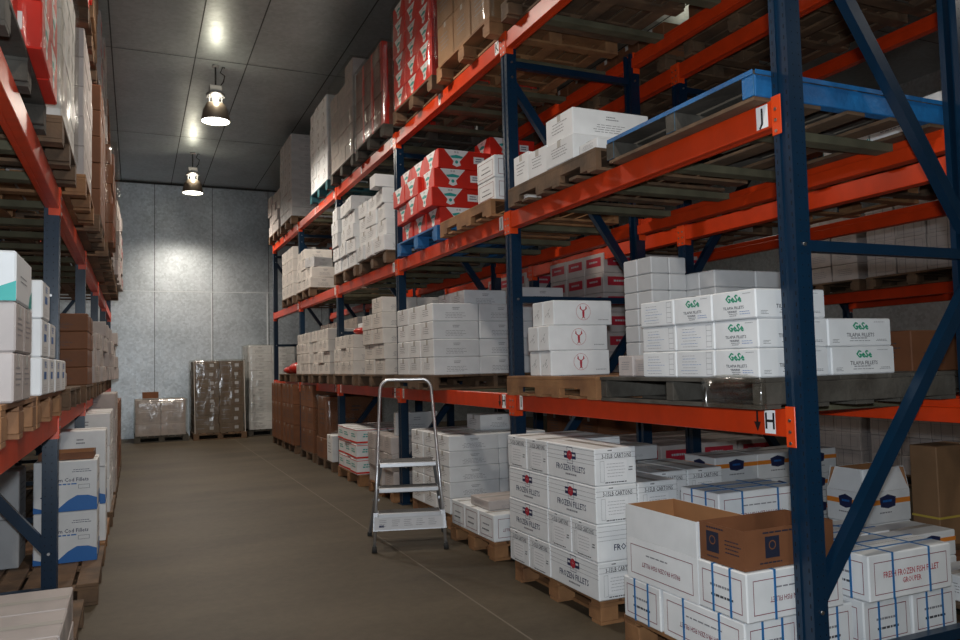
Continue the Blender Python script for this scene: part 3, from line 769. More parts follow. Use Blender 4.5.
# white stack behind the step ladder
pallet(2.63, 6.64, 0, 1.2, 1.08, 'reddish wooden pallet under the white stack right of the step ladder', WOODL)
grid('plain', 2.62, 6.64, ZF, .50, .345, .1405, 'x', 2, 3, 5, 'white printed carton', 'floor stack right of step ladder', alltop=True)
carton('plain', 3.1, 7.0, ZF + 5 * .142, .42, .34, .15, 'x', 'white carton alone on top of the floor stack right of ladder')
pallet(2.60, 8.28, 0, 1.1, 1.0, 'wooden pallet on the floor behind the step ladder', WOODL)
grid('aged', 2.60, 8.32, ZF, .40, .30, .19, 'x', 2, 3, 3, 'whitish carton', 'stack behind step ladder', alltop=True, sway=.02, rot=.05)
carton('grey', 2.68, 8.40, ZF + 3 * .1915, .50, .08, .26, 'x', 'pale grey flat carton standing upright behind the step ladder')
pallet(2.58, 9.62, 0, 1.1, 1.15, 'wooden pallet under the red striped cartons', WOODL)
grid('stripe', 2.57, 9.66, ZF, .40, .34, .19, 'x', 2, 3, 3, 'white carton with red stripe', 'floor stack left of ladder', alltop=True, sway=.015, rot=.04)
pallet(2.60, 11.15, 0, 1.1, 1.1, 'wooden pallet under the film wrapped brown carton', WOOD)
carton('plain', 2.60, 11.16, ZF, .40, .34, .38, 'x', 'white carton standing before the big wrapped brown carton')
carton('brown', 2.60, 11.56, ZF, .9, .66, .30, 'x', 'wide brown carton, lower half of the wrapped pair, left floor bay')
carton('brown', 2.62, 11.58, ZF + .302, .86, .62, .62, 'x', 'tall brown carton, upper half of the film wrapped pair')
wrap(2.585, 3.50, 11.545, 12.24, ZF + .302, ZF + .95, 'clear film over the tall brown carton on the floor')
pallet(2.60, 12.45, 0, 1.1, 1.1, 'dark wooden pallet under brown cartons, before fifth frame', WOOD)
grid('brown', 2.60, 12.48, ZF, .5, .5, .36, 'x', 2, 2, 3, 'brown carton', 'floor stack before fifth frame')
for q, y in enumerate((13.92, 15.2)):
    pallet(2.58, y, 0, 1.1, 1.15, 'dark wooden pallet, %s one on floor of last right bay' % ('nearer', 'farther')[q], WOOD)
    grid('brown', 2.56, y + .02, ZF, .5, .36, .36, 'x', 2, 3, 3, 'brown carton', 'last right bay floor, %s pallet' % ('near', 'far')[q], rot=.03)

# ------------------------------------------------------------------ RIGHT RACK, lower shelf (H)
pallet(2.53, 2.64, LEV[0], 1.3, 1.30, 'grey weathered pallet on lower shelf under the tilapia cartons', WOODG, style='rough')
TD = 'white tilapia carton with green logo, '
tl, te, th = .425, .287, .1335
for k in range(3):
    for j in range(3):
        kd = 'tilapia' if j == 0 or (j == 1 and k == 2) else 'tally'
        d = TD if kd == 'tilapia' else 'white carton with ruled tally sheet, '
        carton(kd, 2.55 + [.0, .004, -.004][k], 2.665 + j * .291, ZH + k * (th + .0015), tl, te, th, 'x', d + tierw(k, 3) + ', ' + colw(j, 3) + ', aisle side', 'tilapia cartons', .001, rot=0)
for k in range(3):
    if k < 2: carton('tilapia', 2.995 - k * .012, 2.665, ZH + k * (th + .0015), tl, te, th, 'x', TD + tierw(k, 3) + ', right of the nearest post', 'tilapia cartons', .001, rot=0)
grid('small', 2.752, 3.70, ZH, .125, .14, .0985, 'x', 2, 2, 7, 'small grey carton', 'tall block behind tilapia', gap=.003, jit=.0008)
grid('small', 3.01, 3.46, ZH, .30, .13, .0985, 'x', 2, 2, lambda i, j: 6 + (i < 2) * (j > 5), 'small grey flat carton', 'block behind tilapia, right', gap=.003, jit=.0008)
carton('aged', 2.60, 3.70, ZH, .14, .145, .12, 'x', 'small white carton left of the grey block on lower shelf'); carton('aged', 2.61, 3.555, ZH, .14, .135, .10, 'x', 'tiny white carton tucked behind the tally sheet cartons')
pallet(2.53, 3.99, LEV[0], 1.2, 1.22, 'orange-brown pallet on lower shelf under the lobster cartons', WOODL, style='notch')
LB = 'white carton with red lobster emblem, '
for k, dx in enumerate((0, -.012, .03)):
    for j in range(2):
        carton('lobster', 2.57 + dx, 4.60 + j * .155, ZH + k * .1725, .47, .15, .171, 'x', LB + tierw(k, 3) + ', ' + ('front' if j == 0 else 'behind'), 'lobster cartons', .001, rot=0)
pallet(2.53, 6.74, LEV[0], 1.25, 1.22, 'brown pallet on lower shelf under big white carton stack', WOOD, style='notch')
grid('plain', 2.55, 6.80, ZH, .47, .36, .168, 'x', 3, 3, lambda i, j: 4 if i == 0 or (i == 1 and j == 0) else 5, 'white carton', 'shelf stack behind second post', gap=.004, jit=.004)
pallet(2.53, 8.30, LEV[0], 1.2, 1.15, 'brown pallet on lower shelf just beyond third post', WOOD)
grid('cream', 2.55, 8.40, ZH, .42, .40, .175, 'x', 2, 2, lambda i, j: 5 if j < 1 else 4, 'white carton', 'shelf stack beyond third post', sway=.02)
pallet(2.53, 9.62, LEV[0], 1.2, 1.15, 'brown pallet on lower shelf nearer the fourth post', WOOD)
grid('cream', 2.55, 9.72, ZH, .42, .34, .17, 'x', 2, 3, 3, 'cream carton', 'shelf stack nearing fourth post', sway=.01)
carton('wave', 2.75, 9.9, ZH + 3 * .172, .5, .34, .16, 'x', 'white carton with teal corner on the cream stack')
m_ = MB(); m_.box(-.22, .22, -.12, .12, 0, .05, REDB, .02); tag(link('folded_bag', m_.mesh('bag'), None, (2.68, 9.78, ZH + 3 * .172 + .003), .2), 'orange red folded bag lying on the cream cartons', 'bag') if False else None
for q, (y, yy) in enumerate(((11.05, 0), (12.38, 1))):
    pallet(2.53, y, LEV[0], 1.2, 1.2, 'brown pallet on lower shelf, %s one of the fourth bay' % ('nearer', 'farther')[q], WOOD)
    grid('cream', 2.55, y + .05, ZH, .42, .36, .165, 'x', 2, 3, lambda i, j: 4 if i == 0 else 5, 'cream carton', 'fourth bay lower shelf, %s' % ('near', 'far')[q], sway=.015, rot=.03)
pallet(2.53, 14.0, LEV[0], 1.2, 1.2, 'brown pallet on lower shelf of the last right bay', WOOD)
def bag(x, y, z, s, label, m=REDB, name='bag'):
    bm = bmesh.new(); bmesh.ops.create_icosphere(bm, subdivisions=3, radius=1)
    for v in bm.verts:
        p = v.co.copy(); k = 1 + .07 * noise.noise(p * 2.3 + Vector((x, y, z)))
        v.co = Vector((p.x * s[0] * k, p.y * s[1] * k, max(0, (p.z * k + .82)) * s[2] * .55))
    for f in bm.faces: f.smooth = True
    me = bpy.data.meshes.new(name); bm.to_mesh(me); bm.free(); me.materials.append(m)
    return tag(link(name, me, None, (x, y, z)), label, 'bag')
bag(2.70, 9.80, ZH + .5175, (.12, .15, .09), 'orange red plastic bag lying on cream cartons, lower shelf')
bag(2.80, 14.35, ZH, (.24, .26, .22), 'red plastic bag on the lower shelf, last right bay')
bag(2.80, 15.0, ZH, (.22, .24, .15), 'flattened red plastic bag behind the fuller red bag')

# ------------------------------------------------------------------ RIGHT RACK, middle shelf (J)
pallet(2.57, 2.64, LEV[1], 1.3, 1.19, 'worn blue edged empty pallet on middle shelf by nearest post', WOODG, WOODB, 'blue')
pallet(2.57, 3.97, LEV[1], 1.2, 1.22, 'brown wooden pallet on middle shelf under five white cartons', WOOD, style='notch')
W5 = 'white carton, middle shelf above lobster cartons, '
carton('plain', 2.575, 4.24, ZJ, .60, .36, .165, 'x', W5 + 'lower one of the big pair'); carton('plain', 2.60, 4.27, ZJ + .167, .60, .36, .185, 'x', W5 + 'upper one of the big pair')
carton('plain', 2.58, 4.62, ZJ, .5, .26, .19, 'x', W5 + 'left of the big pair', None, rot=.04); carton('plain', 2.59, 4.89, ZJ, .42, .23, .22, 'x', W5 + 'farthest left')
carton('plain', 2.6, 3.99, ZJ, .34, .22, .07, 'x', W5 + 'low flat one in front')
pallet(2.57, 5.50, LEV[1], 1.2, 1.12, 'light wooden pallet on middle shelf beside the second post', WOODL, style='notch')
for k in range(2): carton('framed', 2.62, 5.52, ZJ + k * .182, .42, .34, .18, 'x', 'white carton beside second post, middle shelf, %s' % ('lower', 'upper')[k])
pallet(2.57, 6.70, LEV[1], 1.2, 1.2, 'bright blue pallet on middle shelf under red cartons', WOODB, style='block')
RD = 'red carton with white triangle'
grid('red', 2.575, 6.74, ZJ, .56, .37, .183, 'x', 2, 3, lambda i, j: 4, RD, 'middle shelf, blue pallet', sway=.05, rot=.04, jit=.004)
grid('red', 3.18, 6.80, ZJ + 4 * .1845, .5, .37, .183, 'x', 1, 1, 1, 'red carton with white triangle', 'topmost, set back on blue pallet')
pallet(2.57, 8.30, LEV[1], 1.15, 1.15, 'wooden pallet on middle shelf, nearer of the white jumble', WOOD)
grid('plain', 2.57, 8.34, ZJ, .42, .36, .18, 'x', 2, 3, lambda i, j: 4 if j else 4, 'white carton', 'jumbled middle shelf stack, near', sway=.03, rot=.10)
pallet(2.57, 9.62, LEV[1], 1.15, 1.2, 'wooden pallet on middle shelf, farther of the white jumble', WOOD)
grid('plain', 2.57, 9.66, ZJ, .42, .36, .18, 'x', 2, 3, lambda i, j: 5, 'white carton', 'jumbled middle shelf stack, far', sway=.03, rot=.08)
open_box('lid_carton', 2.62, 8.20 + .26, ZJ + 4 * .1815, .3, .22, .14, 0, WHITE, WHITE, 'open topped white carton on the near jumbled stack')
pallet(2.57, 12.48, LEV[1], 1.15, 1.15, 'wooden pallet on middle shelf before the fifth post', WOOD)
grid('cream', 2.60, 12.52, ZJ, .46, .36, .17, 'x', 2, 3, lambda i, j: 2 if j == 0 and i == 0 else 4, 'cream carton', 'middle shelf before fifth post', sway=.02, rot=.05)
carton('grey', 2.60, 12.55, ZJ + 2 * .172, .34, .30, .16, 'x', 'grey labelled carton tilted on the cream stack', rot=.3)
pallet(2.57, 13.92, LEV[1], 1.15, 1.15, 'wooden pallet on middle shelf of the last right bay', WOOD)
grid('cream', 2.58, 13.95, ZJ, .42, .37, .22, 'x', 1, 3, 4, 'tall cream carton', 'middle shelf, last right bay')

# ------------------------------------------------------------------ RIGHT RACK, upper shelf (K)
def shelf_load(y, kind, lx, ly, h, nx, ny, nt, desc, where, wood=WOOD, d=1.22, film=None, sway=.006, x=2.55, orient='x', style='block', pl=None):
    pallet(x - .01, y, LEV[2], 1.2, d, pl, wood, style=style)
    grid(kind, x, y + .02, ZK, lx, ly, h, orient, nx, ny, nt, desc, where, sway=sway, jit=.003)
    n = nt if isinstance(nt, int) else max(nt(i, j) for i in range(nx) for j in range(ny))
    fx, fy = (lx, ly) if orient == 'x' else (ly, lx)
    if film: wrap(x - .025, x + nx * (fx + .006) + .02, y - .005, y + .045 + ny * (fy + .006), ZK - .0, ZK + n * (h + .0015) + .015, film)
shelf_load(2.64, 'brown', .55, .37, .3, 2, 3, 2, 'brown carton', 'upper shelf above nearest post', pl='wooden pallet on upper shelf right above the worn blue pallet')
shelf_load(3.95, 'tan', .55, .37, .3, 2, 3, 2, 'tan carton', 'upper shelf, second pallet', pl='wooden pallet on upper shelf, farther one in first bay')
shelf_load(5.38, 'tan', .56, .37, .36, 2, 3, 3, 'brown wrapped carton', 'upper shelf beside letter K', WOODL, 1.17, 'clear film over the brown cartons beside the letter K', pl='light wooden pallet on upper shelf beside the letter K')
shelf_load(6.68, 'red', .56, .38, .185, 2, 3, 6, RD, 'upper shelf above middle reds', WOOD, 1.2, 'clear film over the tall red carton stack, upper shelf', pl='wooden pallet under the tall wrapped red stack')
shelf_load(8.24, 'dull', .56, .38, .19, 2, 3, 5, 'dull red carton', 'upper shelf, third bay', WOODG, 1.2, 'clear film over dark red labelled cartons, third bay upper shelf', pl='dark pallet on upper shelf just beyond the third post')
shelf_load(9.56, 'aged', .56, .40, .21, 2, 3, lambda i, j: 6 if j == 0 else 5, 'pale wrapped carton', 'upper shelf before fourth post', WOODG, 1.24, 'clear film over pale cartons just before the fourth post', pl='dark pallet on upper shelf before the fourth post')
shelf_load(11.02, 'plain', .56, .38, .21, 2, 3, 6, 'white carton', 'upper shelf beyond fourth post', WOODT, 1.2, pl='teal pallet on upper shelf beyond the fourth post')
shelf_load(13.85, 'grey', .56, .38, .165, 2, 3, 9, 'grey carton', 'upper shelf, tall far stack', WOOD, 1.2, pl='wooden pallet on upper shelf, first in the last bay')
shelf_load(15.22, 'aged', .5, .38, .2, 2, 3, 4, 'crumpled pale carton', 'upper shelf, last of row', WOOD, 1.2, sway=.03, pl='wooden pallet on upper shelf, last before the end wall')

# ------------------------------------------------------------------ SECOND ROW (behind)
def bload(y, z, kind, lx, ly, h, nx, ny, nt, desc, where, pl, x=4.30, wood=WOOD, w=1.2, d=1.2, lev=None, alltop=False, orient='x', pz=True):
    pallet(x - .01, y, z, w, d, pl, wood)
    grid(kind, x, y + .02, z + PH + .001, lx, ly, h, orient, nx, ny, nt, desc, where, alltop=alltop, jit=.004)
bload(4.73, 0, 'orange', .42, .36, .198, 3, 1, 3, 'white carton, orange band, navy badge', 'second row floor', 'wooden pallet under orange banded cartons, second row floor', x=4.06, alltop=True, w=1.25, d=.55)
bload(5.5, 0, 'redlabel', .42, .36, .205, 3, 3, 3, 'pale carton with red label', 'second row floor', 'wooden pallet under red labelled cartons, second row floor', x=4.14, alltop=True)
bload(6.82, 0, 'brown', .5, .36, .26, 2, 3, 3, 'brown carton', 'second row floor, far bay', 'wooden pallet under brown cartons, second row floor, far', x=4.35)
pallet(4.06, 2.70, 0, 1.50, 1.3, 'wooden pallet with loose cartons, second row floor near right', WOOD)
ZF_ = ZF
carton('orange', 4.08, 3.16, ZF_ + .001, .42, .30, .15, 'x', 'white orange-banded carton, lowest of loose ones right of post'); carton('orange', 4.08, 3.16, ZF_ + .153, .42, .30, .15, 'x', 'white orange-banded carton on another, right of nearest post')
carton('orange', 4.30, 3.62, ZF_, .42, .30, .26, 'x', 'white orange-banded carton under the open flapped one')
open_box('open_carton', 4.51, 3.77, ZF_ + .265, .42, .30, .20, .15, WHITE, KIN, 'open white carton with raised flaps behind the slanting brace', 'orange', -.25)
carton('plain', 4.12, 2.80, ZF_, .42, .30, .14, 'x', 'low white carton with dark marks, second row floor'); carton('brown', 4.62, 3.05, ZF_, .42, .30, .11, 'x', 'low brown carton right of the slanting brace foot')
r = empty('plywood_crate', (5.17, 3.74, ZF)); b = MB(); b.box(0, .39, 0, .21, .0, .70, TAN, .006); link('crate_body', b.mesh('crate_body'), r); b = MB(); b.box(-.0015, .3915, -.0015, .2115, .19, .205, YEL); link('band', b.mesh('band'), r); tag(r, 'tall plain tan crate with yellow band at the right edge', 'crate')
bload(3.30, LEV[0] - .02, 'brown', .42, .37, .26, 2, 2, 1, 'brown carton', 'second row lower shelf, right of tilapia', 'grey pallet on second row lower shelf behind the tilapia', x=4.42, wood=WOODG)
bload(6.55, LEV[0] - .02, 'redlabel', .42, .36, .20, 3, 3, 6, 'pale red-labelled carton', 'second row lower shelf', 'pallet on second row lower shelf under red labelled cartons')
bload(8.25, LEV[0] - .02, 'redlabel', .42, .36, .20, 3, 3, 6, 'pale red-labelled carton', 'second row lower shelf, far', 'pallet on second row lower shelf, third bay')
bload(2.70, LEV[1] - .02, 'wave', .5, .36, .24, 2, 3, 1, 'white blue-lined carton', 'second row middle shelf', 'pallet on second row middle shelf, first bay near')
pallet(4.3, 4.0, LEV[1] - .02, 1.2, 1.15, 'bare pallet on second row middle shelf, first bay far', WOODL)
pallet(4.3, 5.5, LEV[1] - .02, 1.2, 1.15, 'bare pallet on second row middle shelf, second bay', WOOD)
pallet(4.3, 6.8, LEV[1] - .02, 1.2, 1.15, 'bare pallet on second row middle shelf, second bay far', WOOD)
carton('brown', 4.75, 4.05, ZJ - .02, .8, .7, .62, 'x', 'large brown carton on second row middle shelf behind blue pallet')
for q, y in enumerate((2.7, 4.0, 5.45, 6.75)):
    bload(y, LEV[2] - .02, 'brown', .55, .37, .3, 2, 3, 1, 'brown carton', 'second row top shelf, pallet %s' % ('one', 'two', 'three', 'four')[q], 'wooden pallet %s on second row top shelf' % ('one', 'two', 'three', 'four')[q])

# ------------------------------------------------------------------ THIRD ROW, across the next aisle
for q, y in enumerate((2.6, 3.95, 5.4, 6.7)):
    nm = ('one', 'two', 'three', 'four')[q]
    pallet(XC - .15, y, 2.29, 1.2, 1.2, 'wooden pallet %s on the third row shelf' % nm, WOOD)
    grid('cross' if q % 2 == 0 else 'aged', XC - .14, y + .02, 2.29 + PH + .001, .42, .38, .20, 'x', 1, 3, 4, 'pinkish white carton', 'third row shelf, pallet ' + nm, sway=.01)
    pallet(XC - .25, y, 0, 1.2, 1.2, 'wooden pallet %s on the floor of the third row' % nm, WOOD)
    grid('cross', XC - .24, y + .02, ZF, .42, .38, .21, 'x', 1, 3, 5, 'tied whitish carton', 'third row floor, pallet ' + nm, sway=.01)

# ------------------------------------------------------------------ LEFT RACK
XE = -.36      # aisle face of left loads
def lgrid(kind, y, z, lx, ly, h, nx, ny, nt, desc, where, x=XE, **k):
    grid(kind, x, y, z, lx, ly, h, 'x', nx, ny, nt, desc, where, side=-1, **k)
def lp(y, z, lb, wood=WOOD, d=1.2, x=XE, style='block'): pallet(x - 1.2, y, z, 1.2, d, lb, wood, style=style)
lp(2.83, 0, 'wooden pallet on the floor at the lower left picture corner', WOOD, 1.15, -.20)
lgrid('aged', 2.84, ZF, .50, .345, .143, 2, 3, 3, 'grey film covered carton', 'lower left corner stack', x=-.24, alltop=True)
lp(4.15, 0, 'wooden pallet on the floor just before the left post', WOOD, 1.2, -.28)
carton('grey', -1.45, 4.6, ZF, .5, .36, .32, 'x', 'grey box on the floor pallet left of the blue post')
lp(5.72, 0, 'wooden pallet under the cod fillets cartons, left floor', WOOD, 1.2, -.22)
for k in range(2):
    carton('cod', -.665, 6.42, ZF + k * .366, .41, .41, .362, 'x', 'white and blue cod fillets carton, %s one behind left post' % ('lower', 'upper')[k], None, .001, rot=0)
open_box('kraft_tray', -.46, 6.63, ZF + .733, .36, .33, .05, 0, BROWN, KIN, 'shallow brown tray on top of the cod fillets cartons')
carton('grey', -1.25, 6.42, ZF, .5, .36, .34, 'x', 'pale grey carton deeper in beside the lower cod carton'); carton('grey', -1.25, 6.42, ZF + .342, .5, .36, .34, 'x', 'pale grey carton deeper in beside the upper cod carton')
lp(7.02, 0, 'wooden pallet under the tall white carton beyond cod cartons', WOODL, 1.2, -.22)
for k in range(3): carton('cod' if k == 1 else 'plain', -.60, 7.1 + .0, ZF + k * .30, .38, .36, .297, 'x', 'white carton beyond the cod fillets cartons, %s' % tierw(k, 3))
lp(8.5, 0, 'wooden pallet on left floor, third bay near', WOOD, 1.2, -.2)
lgrid('plain', 8.52, ZF, .45, .38, .32, 1, 3, 3, 'white carton', 'left floor, third bay near', x=-.22)
lp(9.9, 0, 'wooden pallet on left floor, third bay far', WOOD, 1.1, -.2)
lgrid('aged', 9.92, ZF, .45, .34, .28, 1, 3, 4, 'white carton', 'left floor, third bay far', x=-.20)
for q, y in enumerate((11.35, 12.65)):
    lp(y, 0, 'wooden pallet on left floor, fourth bay %s' % ('near', 'far')[q], WOOD, 1.15, -.2)
    lgrid('brown', y + .02, ZF, .45, .36, .32, 1, 3, 3, 'brown carton', 'left floor, fourth bay %s' % ('near', 'far')[q], x=-.20)
# lower shelf, left
lp(2.85, LEV[0], 'light wooden pallet on left lower shelf, nearest the camera', WOODL, .95, -.385)
lgrid('wave', 2.98, ZH + 2 * .170, .45, .42, .168, 1, 1, 1, 'white carton with teal corner', 'topmost on nearest left shelf pallet', x=XE)
lgrid('aged', 2.98, ZH, .45, .222, .168, 2, 2, 2, 'grey white carton', 'left lower shelf, nearest pallet', x=XE)
lp(3.85, LEV[0], 'light wooden pallet on left lower shelf under blue lettered cartons', WOODL, 1.2, -.385)
lgrid('pere', 3.87, ZH, .30, .30, .168, 2, 4, lambda i, j: 3 if j < 1 else (2 if j == 1 else 1), 'white blue-lettered carton', 'left lower shelf', x=XE, gap=.012)
lgrid('pere', 4.24, ZH + 2 * .1695, .30, .25, .12, 1, 1, 1, 'low white blue-lettered carton', 'set back beside blue post', x=-.40)
lp(5.65, LEV[0], 'brown pallet on left lower shelf beyond first left post', WOOD, 1.15, -.385)
lgrid('aged', 5.7, ZH, .42, .34, .1, 1, 2, 1, 'low pale carton', 'left shelf beyond blue post', x=-.45)
lp(7.0, LEV[0], 'brown pallet on left lower shelf before second left post', WOOD, 1.2, -.36)
lgrid('brown', 7.1, ZH, .45, .40, .145, 2, 2, 4, 'brown carton', 'left lower shelf before second post', x=-.35)
for q, (y, n) in enumerate(((8.5, 3), (9.8, 4), (11.3, 4), (12.6, 4))):
    nm = ('third bay near', 'third bay far', 'fourth bay near', 'fourth bay far')[q]
    lp(y, LEV[0], 'brown pallet on left lower shelf, ' + nm, WOOD, 1.15, -.35)
    lgrid('aged', y + .03, ZH, .42, .34, .17, 1, 3, n, 'pinkish carton', 'left lower shelf, ' + nm, x=(-.33, -.30, -.27, -.24)[q], sway=.03, rot=.08)
# middle shelf, left
lp(2.95, LEV[1], 'dark pallet on left middle shelf under the red cartons', WOODG, 1.32, -.40)
lgrid('red', 3.50, ZJ, .5, .36, .20, 2, 2, 3, RD, 'left middle shelf', x=-.345, sway=.004)
lgrid('red', 3.0, ZJ, .4, .47, .20, 1, 1, 3, RD, 'left middle shelf, set back nearest', x=-.42)
wrap(-1.38, -.33, 3.48, 4.27, ZJ, ZJ + .62, 'clear film around the red cartons on left middle shelf')
lp(4.38, LEV[1], 'brown pallet on left middle shelf before first left post', WOOD, 1.05, -.34)
lgrid('plain', 4.42, ZJ, .5, .32, .19, 2, 3, 5, 'pale carton', 'left middle shelf before post', x=-.345)
wrap(-1.38, -.33, 4.40, 5.42, ZJ, ZJ + .98, 'clear film around the pale cartons on left middle shelf')
lp(5.65, LEV[1], 'brown pallet on left middle shelf beyond first left post', WOODL, 1.15, -.30)
lgrid('aged', 5.7, ZJ, .45, .35, .20, 1, 3, 5, 'pale carton', 'left middle shelf beyond post', x=-.31)
lp(7.05, LEV[1], 'brown pallet on left middle shelf before second left post', WOOD, 1.15, -.27)
lgrid('brown', 7.1, ZJ, .45, .34, .22, 1, 3, 5, 'brown carton', 'left middle shelf before second post', x=-.26)
for q, y in enumerate((8.55, 9.85, 11.35, 12.65)):
    nm = ('third bay near', 'third bay far', 'fourth bay near', 'fourth bay far')[q]
    lp(y, LEV[1], 'brown pallet on left middle shelf, ' + nm, WOOD, 1.15, -.25)
    lgrid(('brown', 'aged', 'aged', 'redlabel')[q], y + .03, ZJ, .45, .35, .20, 1, 3, (5, 4, 5, 5)[q], ('brown', 'pale', 'pale', 'reddish')[q] + ' carton', 'left middle shelf, ' + nm, x=(-.20, -.24, -.20, -.18)[q], sway=.02, rot=.03)
wrap(-.70, -.17, 8.55, 9.70, ZJ, ZJ + 1.03, 'clear film around brown cartons, third left bay middle shelf')
# top shelf, left
for q, y in enumerate((2.85, 4.2, 5.75, 7.05, 8.55, 9.85, 11.35)):
    nm = ('one', 'two', 'three', 'four', 'five', 'six', 'seven')[q]
    lp(y, LEV[2], 'wooden pallet %s from the camera on left top shelf' % nm, WOOD, 1.15, -.32)
    lgrid(('tan', 'brown', 'red', 'tan', 'redlabel', 'aged', 'brown')[q], y + .03, ZK, .45, .35, .24, 1, 3, (3, 4, 5, 4, 4, 5, 4)[q], ('tan', 'brown', RD.replace(' with white triangle', ''), 'tan', 'reddish', 'pale', 'brown')[q] + (' carton'), 'left top shelf, pallet ' + nm, x=-.33, sway=.015)

# ------------------------------------------------------------------ end wall loads
pallet(-.02, 18.05, 0, 1.08, 1.0, 'dark pallet under the low wrapped white cartons, end wall', WOODG)
grid('aged', 0.0, 18.07, ZF, .50, .45, .255, 'x', 2, 2, lambda i, j: 3, 'wrapped whitish carton', 'low stack at end wall', alltop=True)
wrap(-.02, 1.04, 18.05, 19.02, ZF, ZF + .775, 'clear film around the low white stack at end wall')
open_box('open_carton', .30, 18.3, ZF + .80, .32, .30, .13, 0, BROWN, KIN, 'small open brown carton on the low wrapped stack')
pallet(1.15, 17.93, 0, 1.12, 1.17, 'wooden pallet under the tall brown stack, end wall', WOOD)
grid('dim', 1.17, 18.05, ZF, .52, .5, .195, 'x', 2, 2, 8, 'brown carton', 'tall leaning stack, end wall', sway=.012)
for x, w_ in ((1.185, 'left'), (2.235, 'right')):
    m_ = MB(); m_.bar((x, 17.955, ZF), (x - .02, 17.955, ZF + 1.58), .05, .012, CREAM)
    tag(link('corner_board', m_.mesh('corner_board')), 'pale cardboard corner board at %s edge of tall brown stack, end wall' % w_, 'corner board')
wrap(1.13, 2.26, 18.0, 19.1, ZF, ZF + 1.60, 'brownish film around the tall brown stack, end wall')
pallet(2.34, 18.25, 0, 1.1, 1.07, 'dark pallet under the tall pale stack, end wall right', WOODG)
grid('plain', 2.36, 18.28, ZF, .52, .5, .19, 'x', 2, 2, 10, 'pale carton', 'tall stack, end wall right', sway=.006)
wrap(2.33, 3.45, 18.255, 19.32, ZF, ZF + 1.93, 'shiny film around the tall pale stack, end wall')
pallet(3.6, 18.2, 0, 1.1, 1.1, 'dark pallet behind the last frame, end wall', WOODG)
grid('aged', 3.62, 18.22, ZF, .52, .5, .19, 'x', 2, 2, 10, 'pinkish carton', 'stack behind last frame')

# ------------------------------------------------------------------ step ladder
lad = empty('step_ladder', (2.045, 6.08, 0), math.radians(-16))
def rail(s):
    pts = []
    return pts
PANEL = mat('panel_label', (.46, .47, .49), .5)
def P(s, z): # front rail centre line: leans back, narrows upwards
    return (s * (.292 - .075 * min(z, 1.4) / 1.4), .28 * z, z)
mb = MB()
pts = [P(-1, .03), P(-1, .7), P(-1, 1.28)]
for a in range(1, 8):
    t = a / 8 * PI / 2; c = P(-1, 1.28); pts.append((c[0] + .085 * (1 - math.cos(t)), c[1] + .024 * math.sin(t), 1.28 + .105 * math.sin(t)))
q = [(-x, y, z) for x, y, z in pts][::-1]
mb.tube(pts + q, .014, ALU, 10); link('hoop_rail', mb.mesh('hoop_rail'), lad)
for s in (-1, 1):
    mb = MB(); p0, p1 = P(s, .70), (s * .34, .66, .03)
    mb.bar((p0[0] - s * .035, p0[1] + .03, p0[2]), (s * .33, .66, .03), .022, .034, ALUD); leg = link('rear_leg', mb.mesh('rear_leg'), lad)
    mb = MB(); mb.cyl(P(s, .0), P(s, .05), .021, .019, RUBB, 12); link('foot_cap', mb.mesh('foot_cap'), lad)
    mb = MB(); mb.box(s * .33 - .02, s * .33 + .02, .64, .68, 0, .035, RUBB, .004); link('foot_cap', mb.mesh('foot_cap'), leg)
    mb = MB(); mb.bar((P(s, .40)[0] - s * .02, P(s, .40)[1] + .02, .40), (s * .30, .50, .34), .012, .02, ALUD); link('spreader', mb.mesh('spreader'), lad)
mb = MB(); mb.bar((-.31, .58, .22), (.31, .58, .22), .02, .02, ALUD); link('rear_bar', mb.mesh('rear_bar'), lad)
for z, d in ((.70, .24), (.50, .12), (.305, .12)):
    mb = MB(); w = P(1, z)[0] - .016; y = P(1, z)[1]
    mb.box(-w, w, y - .03, y + d, z - .045, z - .004, ALU, .006); mb.box(-w + .01, w - .01, y - .022, y + d - .01, z - .0038, z, TREAD)
    link('step' if d < .2 else 'platform', mb.mesh('step'), lad)
mb = MB(); z0, z1 = .165, .305; w0, w1 = .300, .293
y0, y1 = P(1, z0)[1] - .017, P(1, z1)[1] - .017
mb.bm.verts.ensure_lookup_table()
vs = [(-w0, y0, z0), (w0, y0, z0), (w1, y1, z1), (-w1, y1, z1)]
f_ = [Vector(v) for v in vs]; mb.poly(f_, ALUD); mb.poly([v + Vector((0, .004, 0)) for v in f_][::-1], ALU)
fc = Face(mb, vs[0], (1, 0, 0), Vector((0, y1 - y0, z1 - z0)).normalized(), w0 * 2, .12); fc.l = .001
fc.quad(.012, .008, .575, .112, PANEL); fc.l = .002; RR = random.Random(5)
for a in range(5): fc.lines(.05 + a * .1, .12 + a * .1, .03, .09, 4, GINK, RR, .3)
fc.quad(.05, .028, .09, .045, NAVY)
link('warning_panel', mb.mesh('warning_panel'), lad)
tag(lad, 'aluminium three step ladder with hoop handrail standing in the aisle', 'ladder')

